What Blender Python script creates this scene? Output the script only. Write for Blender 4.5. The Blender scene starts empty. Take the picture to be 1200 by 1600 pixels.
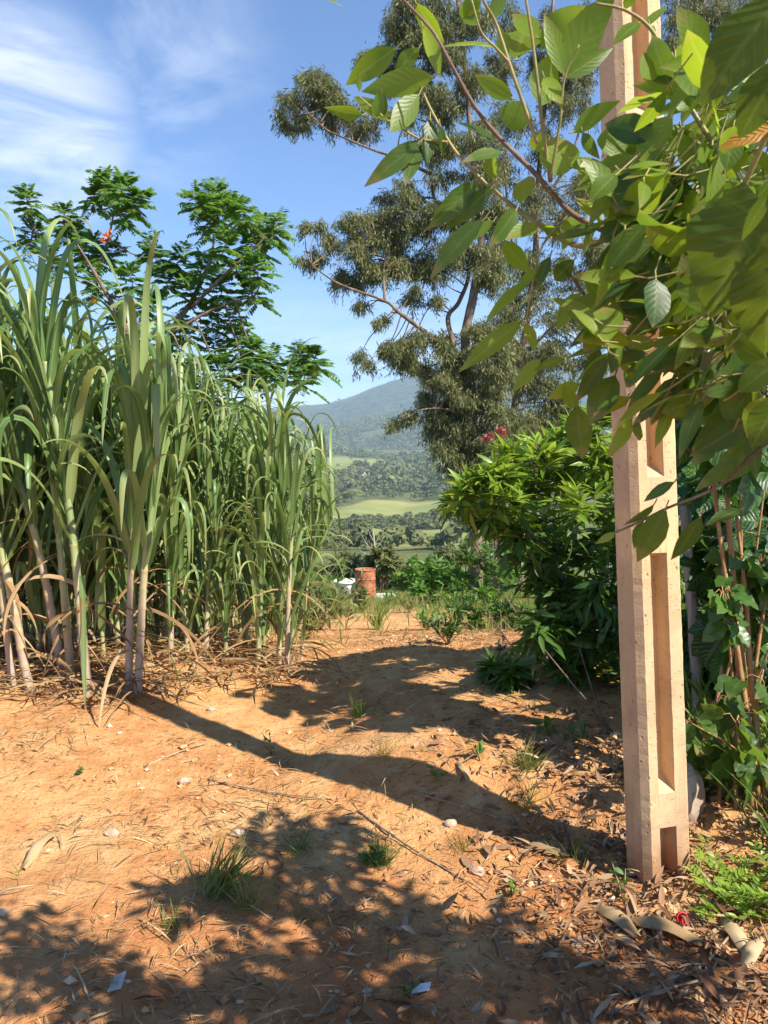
import bpy, math
import numpy as np
from mathutils import Vector

# ------------------------------------------------------------------ camera, sky, sun, exposure
C = bpy.context.scene
COL = C.collection
CAM = np.array([0.0, 0.0, 1.45]); FPX = 1230.0
PITCH = math.atan(100 / FPX)                       # looking slightly down
cam_d = bpy.data.cameras.new('camera'); cam = bpy.data.objects.new('camera', cam_d); COL.objects.link(cam)
cam.location = CAM; cam.rotation_euler = (math.pi / 2 - PITCH, 0, 0)
cam_d.sensor_fit = 'VERTICAL'; cam_d.sensor_height = 36; cam_d.lens = 36 * FPX / 1600
cam_d.clip_start = 0.05; cam_d.clip_end = 20000
cam_d.dof.use_dof = True; cam_d.dof.focus_distance = 5.0; cam_d.dof.aperture_fstop = 18
C.camera = cam
SUN_EL = math.radians(46); SUN_H = np.array([0.79, -0.613])
SUN_AZ = math.atan2(SUN_H[0], SUN_H[1])            # clockwise from +Y
SUN_V = np.array([SUN_H[0] * math.cos(SUN_EL), SUN_H[1] * math.cos(SUN_EL), math.sin(SUN_EL)])
sl = bpy.data.lights.new('sun', 'SUN'); sl.energy = 5.0; sl.angle = math.radians(0.55); sl.color = (1.0, 0.93, 0.80)
so = bpy.data.objects.new('sun', sl); COL.objects.link(so)
so.rotation_euler = Vector(SUN_V).to_track_quat('Z', 'Y').to_euler()
C.view_settings.view_transform = 'Standard'; C.view_settings.look = 'None'
C.view_settings.exposure = 0.95; C.view_settings.gamma = 1.0
C.cycles.max_bounces = 8; C.cycles.transparent_max_bounces = 8
C.cycles.diffuse_bounces = 4; C.cycles.volume_bounces = 1

W = bpy.data.worlds.new('World'); C.world = W; W.use_nodes = True
wt = W.node_tree; wt.nodes.clear()
def nd(t, kind, **k):
    n = t.nodes.new(kind)
    for a, b in k.items(): setattr(n, a, b)
    return n
def lk(t, a, b): t.links.new(a, b)
def mathn(t, op, a, b=None, clamp=False):
    n = nd(t, 'ShaderNodeMath', operation=op, use_clamp=clamp)
    for i, v in enumerate((a, b)):
        if v is None: continue
        if isinstance(v, (int, float)): n.inputs[i].default_value = v
        else: lk(t, v, n.inputs[i])
    return n.outputs[0]
def ramp(t, fac, stops, interp='LINEAR'):
    n = nd(t, 'ShaderNodeValToRGB'); n.color_ramp.interpolation = interp
    els = n.color_ramp.elements
    while len(els) < len(stops): els.new(0.5)
    for e, (p, c) in zip(els, stops):
        e.position = p; e.color = (*c, 1) if len(c) == 3 else c
    if fac is not None: lk(t, fac, n.inputs[0])
    return n.outputs[0]
def g3(v): return (v, v, v)
def mixc(t, fac, a, b, mode='MIX'):
    n = nd(t, 'ShaderNodeMix', data_type='RGBA', blend_type=mode)
    for s, v in ((n.inputs[0], fac), (n.inputs[6], a), (n.inputs[7], b)):
        if isinstance(v, (int, float)): s.default_value = v
        elif isinstance(v, tuple): s.default_value = (*v, 1) if len(v) == 3 else v
        else: lk(t, v, s)
    return n.outputs[2]
def noise(t, vec, scale, detail=4, rough=0.55, dist=0.0):
    n = nd(t, 'ShaderNodeTexNoise'); n.inputs['Scale'].default_value = scale
    n.inputs['Detail'].default_value = detail; n.inputs['Roughness'].default_value = rough
    n.inputs['Distortion'].default_value = dist
    if vec is not None: lk(t, vec, n.inputs['Vector'])
    return n.outputs['Fac']
def mapping(t, vec, scale=(1, 1, 1), rot=(0, 0, 0), loc=(0, 0, 0)):
    n = nd(t, 'ShaderNodeMapping'); n.inputs['Scale'].default_value = scale
    n.inputs['Rotation'].default_value = rot; n.inputs['Location'].default_value = loc
    lk(t, vec, n.inputs['Vector']); return n.outputs[0]

def P(px, py, d):                                   # point seen at photo pixel (1200x1600) at depth d
    f = np.array([0, math.cos(PITCH), -math.sin(PITCH)]); u = np.array([0, math.sin(PITCH), math.cos(PITCH)])
    return CAM + d * (f + (px - 600) / FPX * np.array([1.0, 0, 0]) - (py - 800) / FPX * u)
def unit(v):
    v = np.asarray(v, float); return v / (np.linalg.norm(v, axis=-1, keepdims=True) + 1e-12)

sky = nd(wt, 'ShaderNodeTexSky', sky_type='NISHITA'); sky.sun_disc = False
sky.sun_elevation = SUN_EL; sky.sun_rotation = SUN_AZ
sky.altitude = 700; sky.air_density = 1.0; sky.dust_density = 0.15; sky.ozone_density = 1.8
tc = nd(wt, 'ShaderNodeTexCoord').outputs['Generated']
def skymask(px, py, r0, r1):                        # soft patch of sky about one direction
    d = unit(P(px, py, 1.0) - CAM)
    dp = nd(wt, 'ShaderNodeVectorMath', operation='DOT_PRODUCT'); lk(wt, tc, dp.inputs[0]); dp.inputs[1].default_value = d
    mr = nd(wt, 'ShaderNodeMapRange', interpolation_type='SMOOTHSTEP'); lk(wt, dp.outputs['Value'], mr.inputs[0])
    mr.inputs[1].default_value = math.cos(math.radians(r1)); mr.inputs[2].default_value = math.cos(math.radians(r0))
    return mr.outputs[0]
n1 = noise(wt, mapping(wt, tc, (1.3, 1.3, 5.5), (0.0, -0.30, 0)), 2.6, 9, 0.62, 0.5)
n2 = noise(wt, mapping(wt, tc, (1, 1, 7.0), (0, 0.12, 0), (3, 1, 2)), 2.2, 8, 0.6, 0.4)
c1 = mathn(wt, 'MULTIPLY', ramp(wt, n1, [(0.30, g3(0)), (0.62, g3(1))]), skymask(40, 182, 0.5, 7.5))
n1b = noise(wt, mapping(wt, tc, (1.5, 1.5, 4.5), (0.1, 0.62, 0), (0.4, 0, 1.2)), 2.4, 9, 0.62, 0.6)
c1b = mathn(wt, 'MULTIPLY', ramp(wt, n1b, [(0.46, g3(0)), (0.80, g3(0.55))]), skymask(210, 70, 1, 10))
sx = nd(wt, 'ShaderNodeSeparateXYZ'); lk(wt, tc, sx.inputs[0])
low = nd(wt, 'ShaderNodeMapRange', interpolation_type='SMOOTHSTEP'); lk(wt, sx.outputs[2], low.inputs[0])
low.inputs[1].default_value = 0.24; low.inputs[2].default_value = 0.03
c2 = mathn(wt, 'MULTIPLY', ramp(wt, n2, [(0.40, g3(0.05)), (0.64, g3(1))]), low.outputs[0])
cl = mathn(wt, 'MAXIMUM', mathn(wt, 'MAXIMUM', c1, c1b), mathn(wt, 'MULTIPLY', c2, 0.85), clamp=True)
skc = mixc(wt, 1.0, sky.outputs[0], (0.62, 0.88, 1.20), 'MULTIPLY')
bgc = mixc(wt, mathn(wt, 'MULTIPLY', cl, 0.85), skc, (8.2, 8.4, 8.8))
bg = nd(wt, 'ShaderNodeBackground'); lk(wt, bgc, bg.inputs[0]); bg.inputs[1].default_value = 0.088
wo = nd(wt, 'ShaderNodeOutputWorld'); lk(wt, bg.outputs[0], wo.inputs[0])

# ------------------------------------------------------------------ helpers
RNG = np.random.default_rng(7)
def put(name, V, quads=None, tris=None, mat=None, parent=None, uvw=None, smooth=True):
    me = bpy.data.meshes.new(name)
    V = np.asarray(V, np.float32)
    q = np.zeros((0, 4), np.int32) if quads is None or len(quads) == 0 else np.asarray(quads, np.int32)
    t = np.zeros((0, 3), np.int32) if tris is None or len(tris) == 0 else np.asarray(tris, np.int32)
    me.vertices.add(len(V)); me.vertices.foreach_set('co', V.ravel())
    loops = np.concatenate([q.ravel(), t.ravel()]); me.loops.add(len(loops)); me.loops.foreach_set('vertex_index', loops)
    me.polygons.add(len(q) + len(t))
    st = np.concatenate([np.arange(len(q)) * 4, len(q) * 4 + np.arange(len(t)) * 3]).astype(np.int32)
    tot = np.concatenate([np.full(len(q), 4), np.full(len(t), 3)]).astype(np.int32)
    me.polygons.foreach_set('loop_start', st); me.polygons.foreach_set('loop_total', tot)
    me.polygons.foreach_set('use_smooth', np.full(len(st), bool(smooth)))
    if uvw is not None:
        a = me.attributes.new('leafuv', 'FLOAT_COLOR', 'POINT')
        c = np.ones((len(V), 4), np.float32); c[:, :3] = uvw; a.data.foreach_set('color', c.ravel())
    me.update(calc_edges=True); me.validate()
    if mat: me.materials.append(mat)
    o = bpy.data.objects.new(name, me); COL.objects.link(o)
    if parent is not None: o.parent = parent; o.matrix_parent_inverse = parent.matrix_world.inverted()
    return o
def tag(o, label=None, cat=None, group=None, kind=None):
    if label: o['label'] = label
    if cat: o['category'] = cat
    if group: o['group'] = group
    if kind: o['kind'] = kind
    return o
def thing(name, loc, label, cat, group=None):
    o = bpy.data.objects.new(name, None); COL.objects.link(o)
    o.location = [float(v) for v in loc]; o.empty_display_size = 0.1
    o.matrix_world.translation = Vector([float(v) for v in loc])
    return tag(o, label, cat, group)
class MB:                                            # collects geometry for ONE mesh object
    def __init__(s): s.V = []; s.Q = []; s.T = []; s.A = []; s.n = 0
    def add(s, V, Q=None, T=None, A=None):
        V = np.asarray(V, float)
        if Q is not None and len(Q): s.Q.append(np.asarray(Q) + s.n)
        if T is not None and len(T): s.T.append(np.asarray(T) + s.n)
        s.V.append(V); s.A.append(np.zeros((len(V), 3)) if A is None else A); s.n += len(V)
    def build(s, name, mat, parent=None, smooth=True):
        if not s.V: return None
        return put(name, np.concatenate(s.V), np.concatenate(s.Q) if s.Q else None, np.concatenate(s.T) if s.T else None, mat, parent, np.concatenate(s.A), smooth)
def curve(pts, n):
    pts = np.asarray(pts, float)
    if len(pts) == 2: return pts[0] + np.linspace(0, 1, n)[:, None] * (pts[1] - pts[0])
    p = np.vstack([2 * pts[0] - pts[1], pts, 2 * pts[-1] - pts[-2]])
    out = []; m = len(pts) - 1
    for t in np.linspace(0, m, n):
        i = min(int(t), m - 1); f = t - i
        a, b, c, d = p[i], p[i + 1], p[i + 2], p[i + 3]
        out.append(0.5 * (2 * b + (c - a) * f + (2 * a - 5 * b + 4 * c - d) * f * f + (3 * b - a - 3 * c + d) * f ** 3))
    return np.array(out)
def tube(mb, path, rad, k=6, cap=True, rings=None, wob=0.0, rng=None):
    path = np.asarray(path, float); n = len(path); rad = np.broadcast_to(np.asarray(rad, float), (n,))
    tg = unit(np.gradient(path, axis=0))
    ref = np.array([0, 0, 1.0]) if abs(tg[n // 2][2]) < 0.8 else np.array([1.0, 0, 0])
    X = unit(np.cross(tg, ref)); Y = np.cross(tg, X)
    a = np.linspace(0, 2 * np.pi, k, endpoint=False)
    R = rad[:, None] * np.ones((1, k))
    if wob: R = R * (1 + wob * (rng or RNG).standard_normal((n, k)))
    V = path[:, None] + R[..., None] * (np.cos(a)[None, :, None] * X[:, None] + np.sin(a)[None, :, None] * Y[:, None])
    idx = np.arange(n * k).reshape(n, k); nx = np.roll(idx, -1, 1)
    Q = np.stack([idx[:-1], nx[:-1], nx[1:], idx[1:]], -1).reshape(-1, 4)
    L = np.concatenate([[0], np.cumsum(np.linalg.norm(np.diff(path, axis=0), axis=1))])
    A = np.zeros((n, k, 3)); A[..., 1] = L[:, None]; A[..., 0] = 0 if rings is None else np.asarray(rings)[:, None]; A[..., 2] = (rng or RNG).random()
    V = V.reshape(-1, 3); A = A.reshape(-1, 3); T = None
    if cap:
        c0, c1 = len(V), len(V) + 1
        V = np.vstack([V, path[0], path[-1]]); A = np.vstack([A, A[0], A[-1]])
        T = [(c0, idx[0, (j + 1) % k], idx[0, j]) for j in range(k)] + [(c1, idx[-1, j], idx[-1, (j + 1) % k]) for j in range(k)]
    mb.add(V, Q, T, A)
# --- value noise on the ground
def _h(i, j): 
    s = np.sin(i * 127.1 + j * 311.7) * 43758.5453; return s - np.floor(s)
def vnoise(x, y):
    i = np.floor(x); j = np.floor(y); f = x - i; g = y - j; f = f * f * (3 - 2 * f); g = g * g * (3 - 2 * g)
    return (_h(i, j) * (1 - f) + _h(i + 1, j) * f) * (1 - g) + (_h(i, j + 1) * (1 - f) + _h(i + 1, j + 1) * f) * g
def fbm(x, y, o=4):
    s = 0; a = 0.5
    for k in range(o): s = s + a * (vnoise(x * 2 ** k + 17.3 * k, y * 2 ** k - 9.1 * k) - 0.5); a *= 0.5
    return s
def sstep(a, b, x):
    t = np.clip((x - a) / (b - a), 0, 1); return t * t * (3 - 2 * t)
PD = np.array([22, 27, 33, 45, 60, 100, 150, 250, 400, 600, 900, 1200, 1600, 2200, 3000, 6000.0])
PY = np.array([938, 931, 926, 915, 902, 884, 870, 850, 824, 795, 752, 724, 713, 702, 696, 690.0])
PZ = CAM[2] - PD * np.tan(np.arctan((PY - 800) / FPX) + PITCH)
def gz(x, y):
    x = np.asarray(x, float); y = np.asarray(y, float)
    near = -0.165 * np.logaddexp(0, (y - 5.2) * 3) / 3
    near = near + 0.10 * sstep(-0.4, -1.5, x) * sstep(2.8, 4.0, y) * sstep(12, 7, y)
    ed = y + 0.42 * x - 3.25 + 0.25 * fbm(x * 1.3, y * 1.3, 3)                         # low bank between road and upper ground
    near = near + 0.13 * sstep(-0.16, 0.16, ed) * sstep(-0.5, 0.3, x) * sstep(9, 5, y) + 0.06 * sstep(0.5, 1.0, x) * sstep(3.1, 3.6, y) * sstep(9, 5, y)
    near = near + 0.5 * sstep(0.8, 3.5, x - 0.08 * y) * sstep(5, 11, y) * sstep(30, 18, y)
    near = near + 0.10 * fbm(x * 0.9, y * 0.9, 3) + (0.045 * fbm(x * 5, y * 5, 4)) * sstep(30, 12, y) - 0.02 + 0.014 * fbm(x * 19, y * 19, 3) * sstep(8, 5, y)
    far = np.interp(y, PD, PZ)
    far = far + 0.04 * np.clip(y - 30, 0, 600) * fbm(x / (25 + 0.08 * np.abs(y)), y / (25 + 0.08 * np.abs(y)), 3)
    w = sstep(17, 23, y)
    return near * (1 - w) + far * w
def gpt(px, py):
    d = P(px, py, 1.0) - CAM
    ts = np.geomspace(1.0, 3000, 5000); q = CAM + ts[:, None] * d
    i = np.argmax(q[:, 2] < gz(q[:, 0], q[:, 1])); return q[i] * np.array([1, 1, 0]) + np.array([0, 0, float(gz(q[i, 0], q[i, 1]))])
def gp(x, y): return np.array([x, y, float(gz(x, y))])

# --- leaves
def leaf_tmpl(n=5, peak=0.4, w=0.3, fold=0.25, droop=0.15, sharp=1.0, heart=0.0, wave=0.0, base=0.0):
    v = np.linspace(0, 1, n + 1)
    prof = np.where(v < peak, np.sin(np.pi / 2 * np.clip(v / peak, 0, 1)) ** 0.8, np.cos(np.pi / 2 * (v - peak) / (1 - peak)) ** sharp)
    prof = np.maximum(prof, base * (v < 0.99)); prof[0] = max(prof[0], 0.05 if heart == 0 else 0.42); hw = w / 2 * prof
    V = []; A = []
    for i in range(n + 1):
        z = -droop * v[i] ** 2
        for s in (-1, 0, 1):
            V.append((s * hw[i], v[i] - heart * abs(s) * (1 - v[i]) ** 6, z + (fold * hw[i] * abs(s)) + (wave * math.sin(i * 2.1 + s) * hw[i] * abs(s))))
            A.append((s, v[i], 0))
    Q = []
    for i in range(n):
        b = 3 * i; Q += [(b, b + 1, b + 4, b + 3), (b + 1, b + 2, b + 5, b + 4)]
    return np.array(V), np.array(Q), np.array(A, float)
def frames(d, nrm):
    Y = unit(d); X = unit(np.cross(Y, nrm)); Z = np.cross(X, Y); return np.stack([X, Y, Z], -1)     # columns
def leaves(mb, tm, pos, d, nrm, size, wid=None, rng=RNG):
    pos = np.atleast_2d(pos); N = len(pos)
    if N == 0: return
    Vt, Qt, At = tm; R = frames(np.atleast_2d(d), np.atleast_2d(nrm)); size = np.broadcast_to(np.asarray(size, float), (N,))
    S = np.repeat(size[:, None], 3, 1).copy()
    if wid is not None: S[:, 0] *= wid
    L = Vt[None] * S[:, None, :]
    V = pos[:, None] + np.einsum('nij,nkj->nki', R, L)
    Q = Qt[None] + (np.arange(N) * len(Vt))[:, None, None]
    A = np.repeat(At[None], N, 0).copy(); A[:, :, 2] = rng.random(N)[:, None]
    mb.add(V.reshape(-1, 3), Q.reshape(-1, 4), None, A.reshape(-1, 3))
def rdir(rng, n): return unit(rng.standard_normal((n, 3)))
UP = np.array([0, 0, 1.0])

# ------------------------------------------------------------------ materials
def new_mat(name):
    m = bpy.data.materials.new(name); m.use_nodes = True; t = m.node_tree
    b = t.nodes['Principled BSDF']; out = t.nodes['Material Output']; return m, t, b, out
def leaf_mat(name, cols, trans=(0.3, 0.45, 0.05), tw=0.35, rough=0.45, rib=0.0, ribcol=(0.4, 0.5, 0.2), under=None, veins=0.0, spec=0.4, ntile=6.0, spots=0.0, tipdry=0.0, drycol=(0.35, 0.24, 0.10)):
    m, t, b, out = new_mat(name)
    at = nd(t, 'ShaderNodeAttribute', attribute_name='leafuv'); s = nd(t, 'ShaderNodeSeparateColor'); lk(t, at.outputs['Color'], s.inputs[0])
    u, v, r = s.outputs
    obj = nd(t, 'ShaderNodeTexCoord').outputs['Object']
    n = noise(t, obj, ntile, 3)
    fac = mathn(t, 'ADD', mathn(t, 'MULTIPLY', r, 0.75), mathn(t, 'MULTIPLY', mathn(t, 'SUBTRACT', n, 0.35), 0.7), clamp=True)
    k = len(cols); c = ramp(t, fac, [(0.08 + 0.84 * i / max(1, k - 1), cc) for i, cc in enumerate(cols)])
    au = mathn(t, 'ABSOLUTE', u)
    if veins:
        wv = nd(t, 'ShaderNodeTexWave', wave_type='BANDS', bands_direction='X'); cb = nd(t, 'ShaderNodeCombineXYZ')
        lk(t, mathn(t, 'SUBTRACT', v, mathn(t, 'MULTIPLY', au, 0.28)), cb.inputs[0]); lk(t, cb.outputs[0], wv.inputs['Vector']); wv.inputs['Scale'].default_value = 2.4
        vm = ramp(t, wv.outputs['Fac'], [(0.86, g3(0)), (1.0, g3(veins))]); c = mixc(t, vm, c, ribcol)
        bp = nd(t, 'ShaderNodeBump'); bp.inputs['Strength'].default_value = 1.3 * veins; bp.inputs['Distance'].default_value = 0.005
        lk(t, wv.outputs['Fac'], bp.inputs['Height']); lk(t, bp.outputs[0], b.inputs['Normal'])
    if rib: c = mixc(t, ramp(t, au, [(0.0, g3(rib)), (0.16, g3(0))]), c, ribcol)
    if tipdry: c = mixc(t, mathn(t, 'MULTIPLY', ramp(t, mathn(t, 'ADD', v, mathn(t, 'MULTIPLY', r, 0.25)), [(0.90, g3(0)), (1.12, g3(1))]), tipdry), c, drycol)
    if spots:
        ns = noise(t, obj, 150, 3, 0.6); nl_ = noise(t, obj, 22, 4, 0.65)
        c = mixc(t, mathn(t, 'MULTIPLY', ramp(t, ns, [(0.64, g3(0)), (0.70, g3(1))]), spots), c, (0.16, 0.09, 0.03)); c = mixc(t, mathn(t, 'MULTIPLY', ramp(t, nl_, [(0.56, g3(0)), (0.72, g3(1))]), spots * 0.6), c, (0.24, 0.25, 0.05))
    if under:
        ge = nd(t, 'ShaderNodeNewGeometry'); c = mixc(t, mathn(t, 'MULTIPLY', ge.outputs['Backfacing'], 0.75), c, under)
    lk(t, c, b.inputs['Base Color']); b.inputs['Roughness'].default_value = rough; b.inputs['Specular IOR Level'].default_value = spec
    tr = nd(t, 'ShaderNodeBsdfTranslucent'); lk(t, mixc(t, 0.45, c, trans), tr.inputs[0])
    mx = nd(t, 'ShaderNodeMixShader'); mx.inputs[0].default_value = tw
    lk(t, b.outputs[0], mx.inputs[1]); lk(t, tr.outputs[0], mx.inputs[2]); lk(t, mx.outputs[0], out.inputs[0])
    return m
def bark_mat(name, cols, scale=12, stretch=(1, 1, 0.25), bump=0.5, rough=0.85):
    m, t, b, out = new_mat(name); obj = nd(t, 'ShaderNodeTexCoord').outputs['Object']
    n = noise(t, mapping(t, obj, stretch), scale, 6, 0.65, 0.4)
    k = len(cols); c = ramp(t, n, [(0.3 + 0.4 * i / (k - 1), cc) for i, cc in enumerate(cols)])
    lk(t, c, b.inputs['Base Color']); b.inputs['Roughness'].default_value = rough
    bp = nd(t, 'ShaderNodeBump'); bp.inputs['Strength'].default_value = bump; bp.inputs['Distance'].default_value = 0.02
    lk(t, n, bp.inputs['Height']); lk(t, bp.outputs[0], b.inputs['Normal']); return m

M = {}
M['cane_leaf'] = leaf_mat('cane_leaf', [(0.076, 0.145, 0.036), (0.150, 0.235, 0.068), (0.235, 0.320, 0.105), (0.33, 0.395, 0.145)], (0.40, 0.56, 0.08), 0.30, 0.42, rib=0.75, ribcol=(0.34, 0.42, 0.20), spec=0.5, ntile=2.0, tipdry=0.4, drycol=(0.42, 0.34, 0.14))
M['dry_cane'] = leaf_mat('dry_cane', [(0.20, 0.11, 0.05), (0.34, 0.21, 0.10), (0.48, 0.34, 0.19)], (0.4, 0.25, 0.1), 0.2, 0.8, spec=0.1)
M['tulip'] = leaf_mat('tulip', [(0.052, 0.140, 0.030), (0.090, 0.205, 0.038), (0.150, 0.280, 0.052)], (0.36, 0.60, 0.05), 0.45, 0.4)
M['tulip_new'] = leaf_mat('tulip_new', [(0.10, 0.22, 0.03), (0.16, 0.30, 0.04)], (0.3, 0.5, 0.05), 0.4, 0.4)
M['euc'] = leaf_mat('euc', [(0.056, 0.076, 0.030), (0.112, 0.134, 0.046), (0.180, 0.188, 0.062), (0.26, 0.235, 0.085)], (0.32, 0.27, 0.07), 0.22, 0.5, spec=0.35, ntile=0.8)
M['shrub'] = leaf_mat('shrub', [(0.036, 0.100, 0.018), (0.068, 0.150, 0.026), (0.105, 0.200, 0.036)], (0.26, 0.46, 0.03), 0.40, 0.36, rib=0.5, ribcol=(0.14, 0.24, 0.06), spec=0.5, ntile=3)
M['shrub_new'] = leaf_mat('shrub_new', [(0.115, 0.225, 0.026), (0.20, 0.335, 0.038), (0.34, 0.43, 0.055)], (0.50, 0.62, 0.05), 0.42, 0.38, rib=0.4, ribcol=(0.30, 0.42, 0.10), spec=0.45)
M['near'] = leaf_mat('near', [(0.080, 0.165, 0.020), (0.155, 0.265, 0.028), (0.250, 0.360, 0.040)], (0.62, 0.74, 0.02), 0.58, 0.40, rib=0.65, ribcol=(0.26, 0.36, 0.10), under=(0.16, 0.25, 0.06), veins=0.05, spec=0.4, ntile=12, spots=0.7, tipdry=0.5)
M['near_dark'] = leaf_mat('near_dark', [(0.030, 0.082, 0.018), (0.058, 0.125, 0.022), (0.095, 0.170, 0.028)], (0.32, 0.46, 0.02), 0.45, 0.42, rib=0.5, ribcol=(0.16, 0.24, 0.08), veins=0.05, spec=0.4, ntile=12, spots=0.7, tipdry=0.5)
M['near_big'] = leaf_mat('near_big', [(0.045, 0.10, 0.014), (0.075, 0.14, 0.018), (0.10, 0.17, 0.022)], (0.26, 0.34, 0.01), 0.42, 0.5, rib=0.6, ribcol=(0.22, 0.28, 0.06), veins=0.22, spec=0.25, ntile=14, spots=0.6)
M['vine'] = leaf_mat('vine', [(0.016, 0.060, 0.016), (0.030, 0.090, 0.020), (0.055, 0.140, 0.024)], (0.20, 0.42, 0.03), 0.36, 0.36, rib=0.6, ribcol=(0.20, 0.34, 0.08), veins=0.4, spec=0.5, ntile=6)
M['orange_leaf'] = leaf_mat('orange_leaf', [(0.42, 0.20, 0.02), (0.50, 0.26, 0.03)], (0.6, 0.3, 0.02), 0.45, 0.5, rib=0.5, veins=0.3, ribcol=(0.5, 0.32, 0.06))
M['bush'] = leaf_mat('bush', [(0.040, 0.090, 0.018), (0.075, 0.145, 0.026), (0.120, 0.195, 0.036)], (0.22, 0.36, 0.03), 0.3, 0.5, ntile=2)
M['bush_olive'] = leaf_mat('bush_olive', [(0.09, 0.11, 0.035), (0.15, 0.165, 0.050), (0.22, 0.22, 0.07)], (0.25, 0.28, 0.04), 0.28, 0.55, ntile=2)
M['bush_bright'] = leaf_mat('bush_bright', [(0.045, 0.12, 0.020), (0.09, 0.20, 0.028), (0.15, 0.27, 0.035)], (0.28, 0.48, 0.04), 0.35, 0.5, ntile=2)
M['grass'] = leaf_mat('grass', [(0.10, 0.14, 0.028), (0.20, 0.23, 0.05), (0.36, 0.31, 0.10)], (0.36, 0.40, 0.06), 0.35, 0.55, ntile=0.8)
M['grass_green'] = leaf_mat('grass_green', [(0.06, 0.13, 0.02), (0.11, 0.20, 0.03), (0.20, 0.27, 0.06)], (0.32, 0.48, 0.05), 0.38, 0.5, ntile=1.0)
M['straw'] = leaf_mat('straw', [(0.19, 0.105, 0.055), (0.36, 0.24, 0.12), (0.56, 0.43, 0.26)], (0.4, 0.3, 0.15), 0.1, 0.85, spec=0.1)
M['litter'] = leaf_mat('litter', [(0.12, 0.055, 0.030), (0.22, 0.115, 0.06), (0.33, 0.20, 0.11), (0.46, 0.33, 0.21)], (0.3, 0.2, 0.1), 0.1, 0.8, spec=0.15)
M['forest'] = leaf_mat('forest', [(0.070, 0.092, 0.036), (0.140, 0.160, 0.058), (0.215, 0.220, 0.085)], (0.12, 0.18, 0.03), 0.15, 0.7, spec=0.2, ntile=0.05)
M['red_flower'] = leaf_mat('red_flower', [(0.30, 0.06, 0.06), (0.50, 0.16, 0.15)], (0.7, 0.1, 0.1), 0.3, 0.5)
M['orange_flower'] = leaf_mat('orange_flower', [(0.60, 0.10, 0.01), (0.75, 0.22, 0.02)], (0.8, 0.2, 0.02), 0.3, 0.5)
M['euc_bark'] = bark_mat('euc_bark', [(0.08, 0.05, 0.035), (0.17, 0.11, 0.075), (0.32, 0.23, 0.17)], 5, (1, 1, 0.2))
M['bark'] = bark_mat('bark', [(0.07, 0.045, 0.03), (0.16, 0.10, 0.065), (0.28, 0.20, 0.14)], 18)
M['pale_bark'] = bark_mat('pale_bark', [(0.25, 0.21, 0.16), (0.45, 0.40, 0.33), (0.6, 0.55, 0.47)], 8)
M['stem_red'] = bark_mat('stem_red', [(0.20, 0.085, 0.03), (0.34, 0.17, 0.06), (0.42, 0.27, 0.12)], 25, (1, 1, 0.4), 0.3, 0.6)
M['twig_green'] = bark_mat('twig_green', [(0.16, 0.15, 0.04), (0.26, 0.23, 0.07), (0.36, 0.28, 0.11)], 30, (1, 1, 0.5), 0.2, 0.55)
M['grey_wood'] = bark_mat('grey_wood', [(0.14, 0.11, 0.09), (0.30, 0.26, 0.22), (0.45, 0.40, 0.35)], 30, (1, 1, 0.08), 0.8)
M['twig_dry'] = bark_mat('twig_dry', [(0.16, 0.09, 0.05), (0.32, 0.21, 0.12), (0.50, 0.38, 0.25)], 20, (1, 1, 1), 0.4)
def cane_stalk_mat():
    m, t, b, out = new_mat('cane_stalk'); at = nd(t, 'ShaderNodeAttribute', attribute_name='leafuv')
    s = nd(t, 'ShaderNodeSeparateColor'); lk(t, at.outputs['Color'], s.inputs[0]); u, v, r = s.outputs
    obj = nd(t, 'ShaderNodeTexCoord').outputs['Object']
    n = noise(t, mapping(t, obj, (1, 1, 0.3)), 22, 5, 0.6)
    vv = mathn(t, 'ADD', v, mathn(t, 'MULTIPLY', mathn(t, 'SUBTRACT', r, 0.5), 0.5))
    c = ramp(t, vv, [(0.05, (0.42, 0.34, 0.29)), (0.30, (0.41, 0.30, 0.21)), (0.55, (0.42, 0.34, 0.20)), (0.85, (0.33, 0.34, 0.15)), (1.0, (0.20, 0.27, 0.09))])
    c = mixc(t, ramp(t, n, [(0.50, g3(0)), (0.75, g3(0.45))]), c, (0.55, 0.49, 0.41))
    c = mixc(t, ramp(t, n, [(0.22, g3(0.7)), (0.42, g3(0))]), c, (0.16, 0.075, 0.07))
    c = mixc(t, ramp(t, u, [(0.5, g3(0)), (0.9, g3(0.9))]), c, (0.48, 0.36, 0.10))
    lk(t, c, b.inputs['Base Color']); b.inputs['Roughness'].default_value = 0.5; return m
M['cane_stalk'] = cane_stalk_mat()
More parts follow.
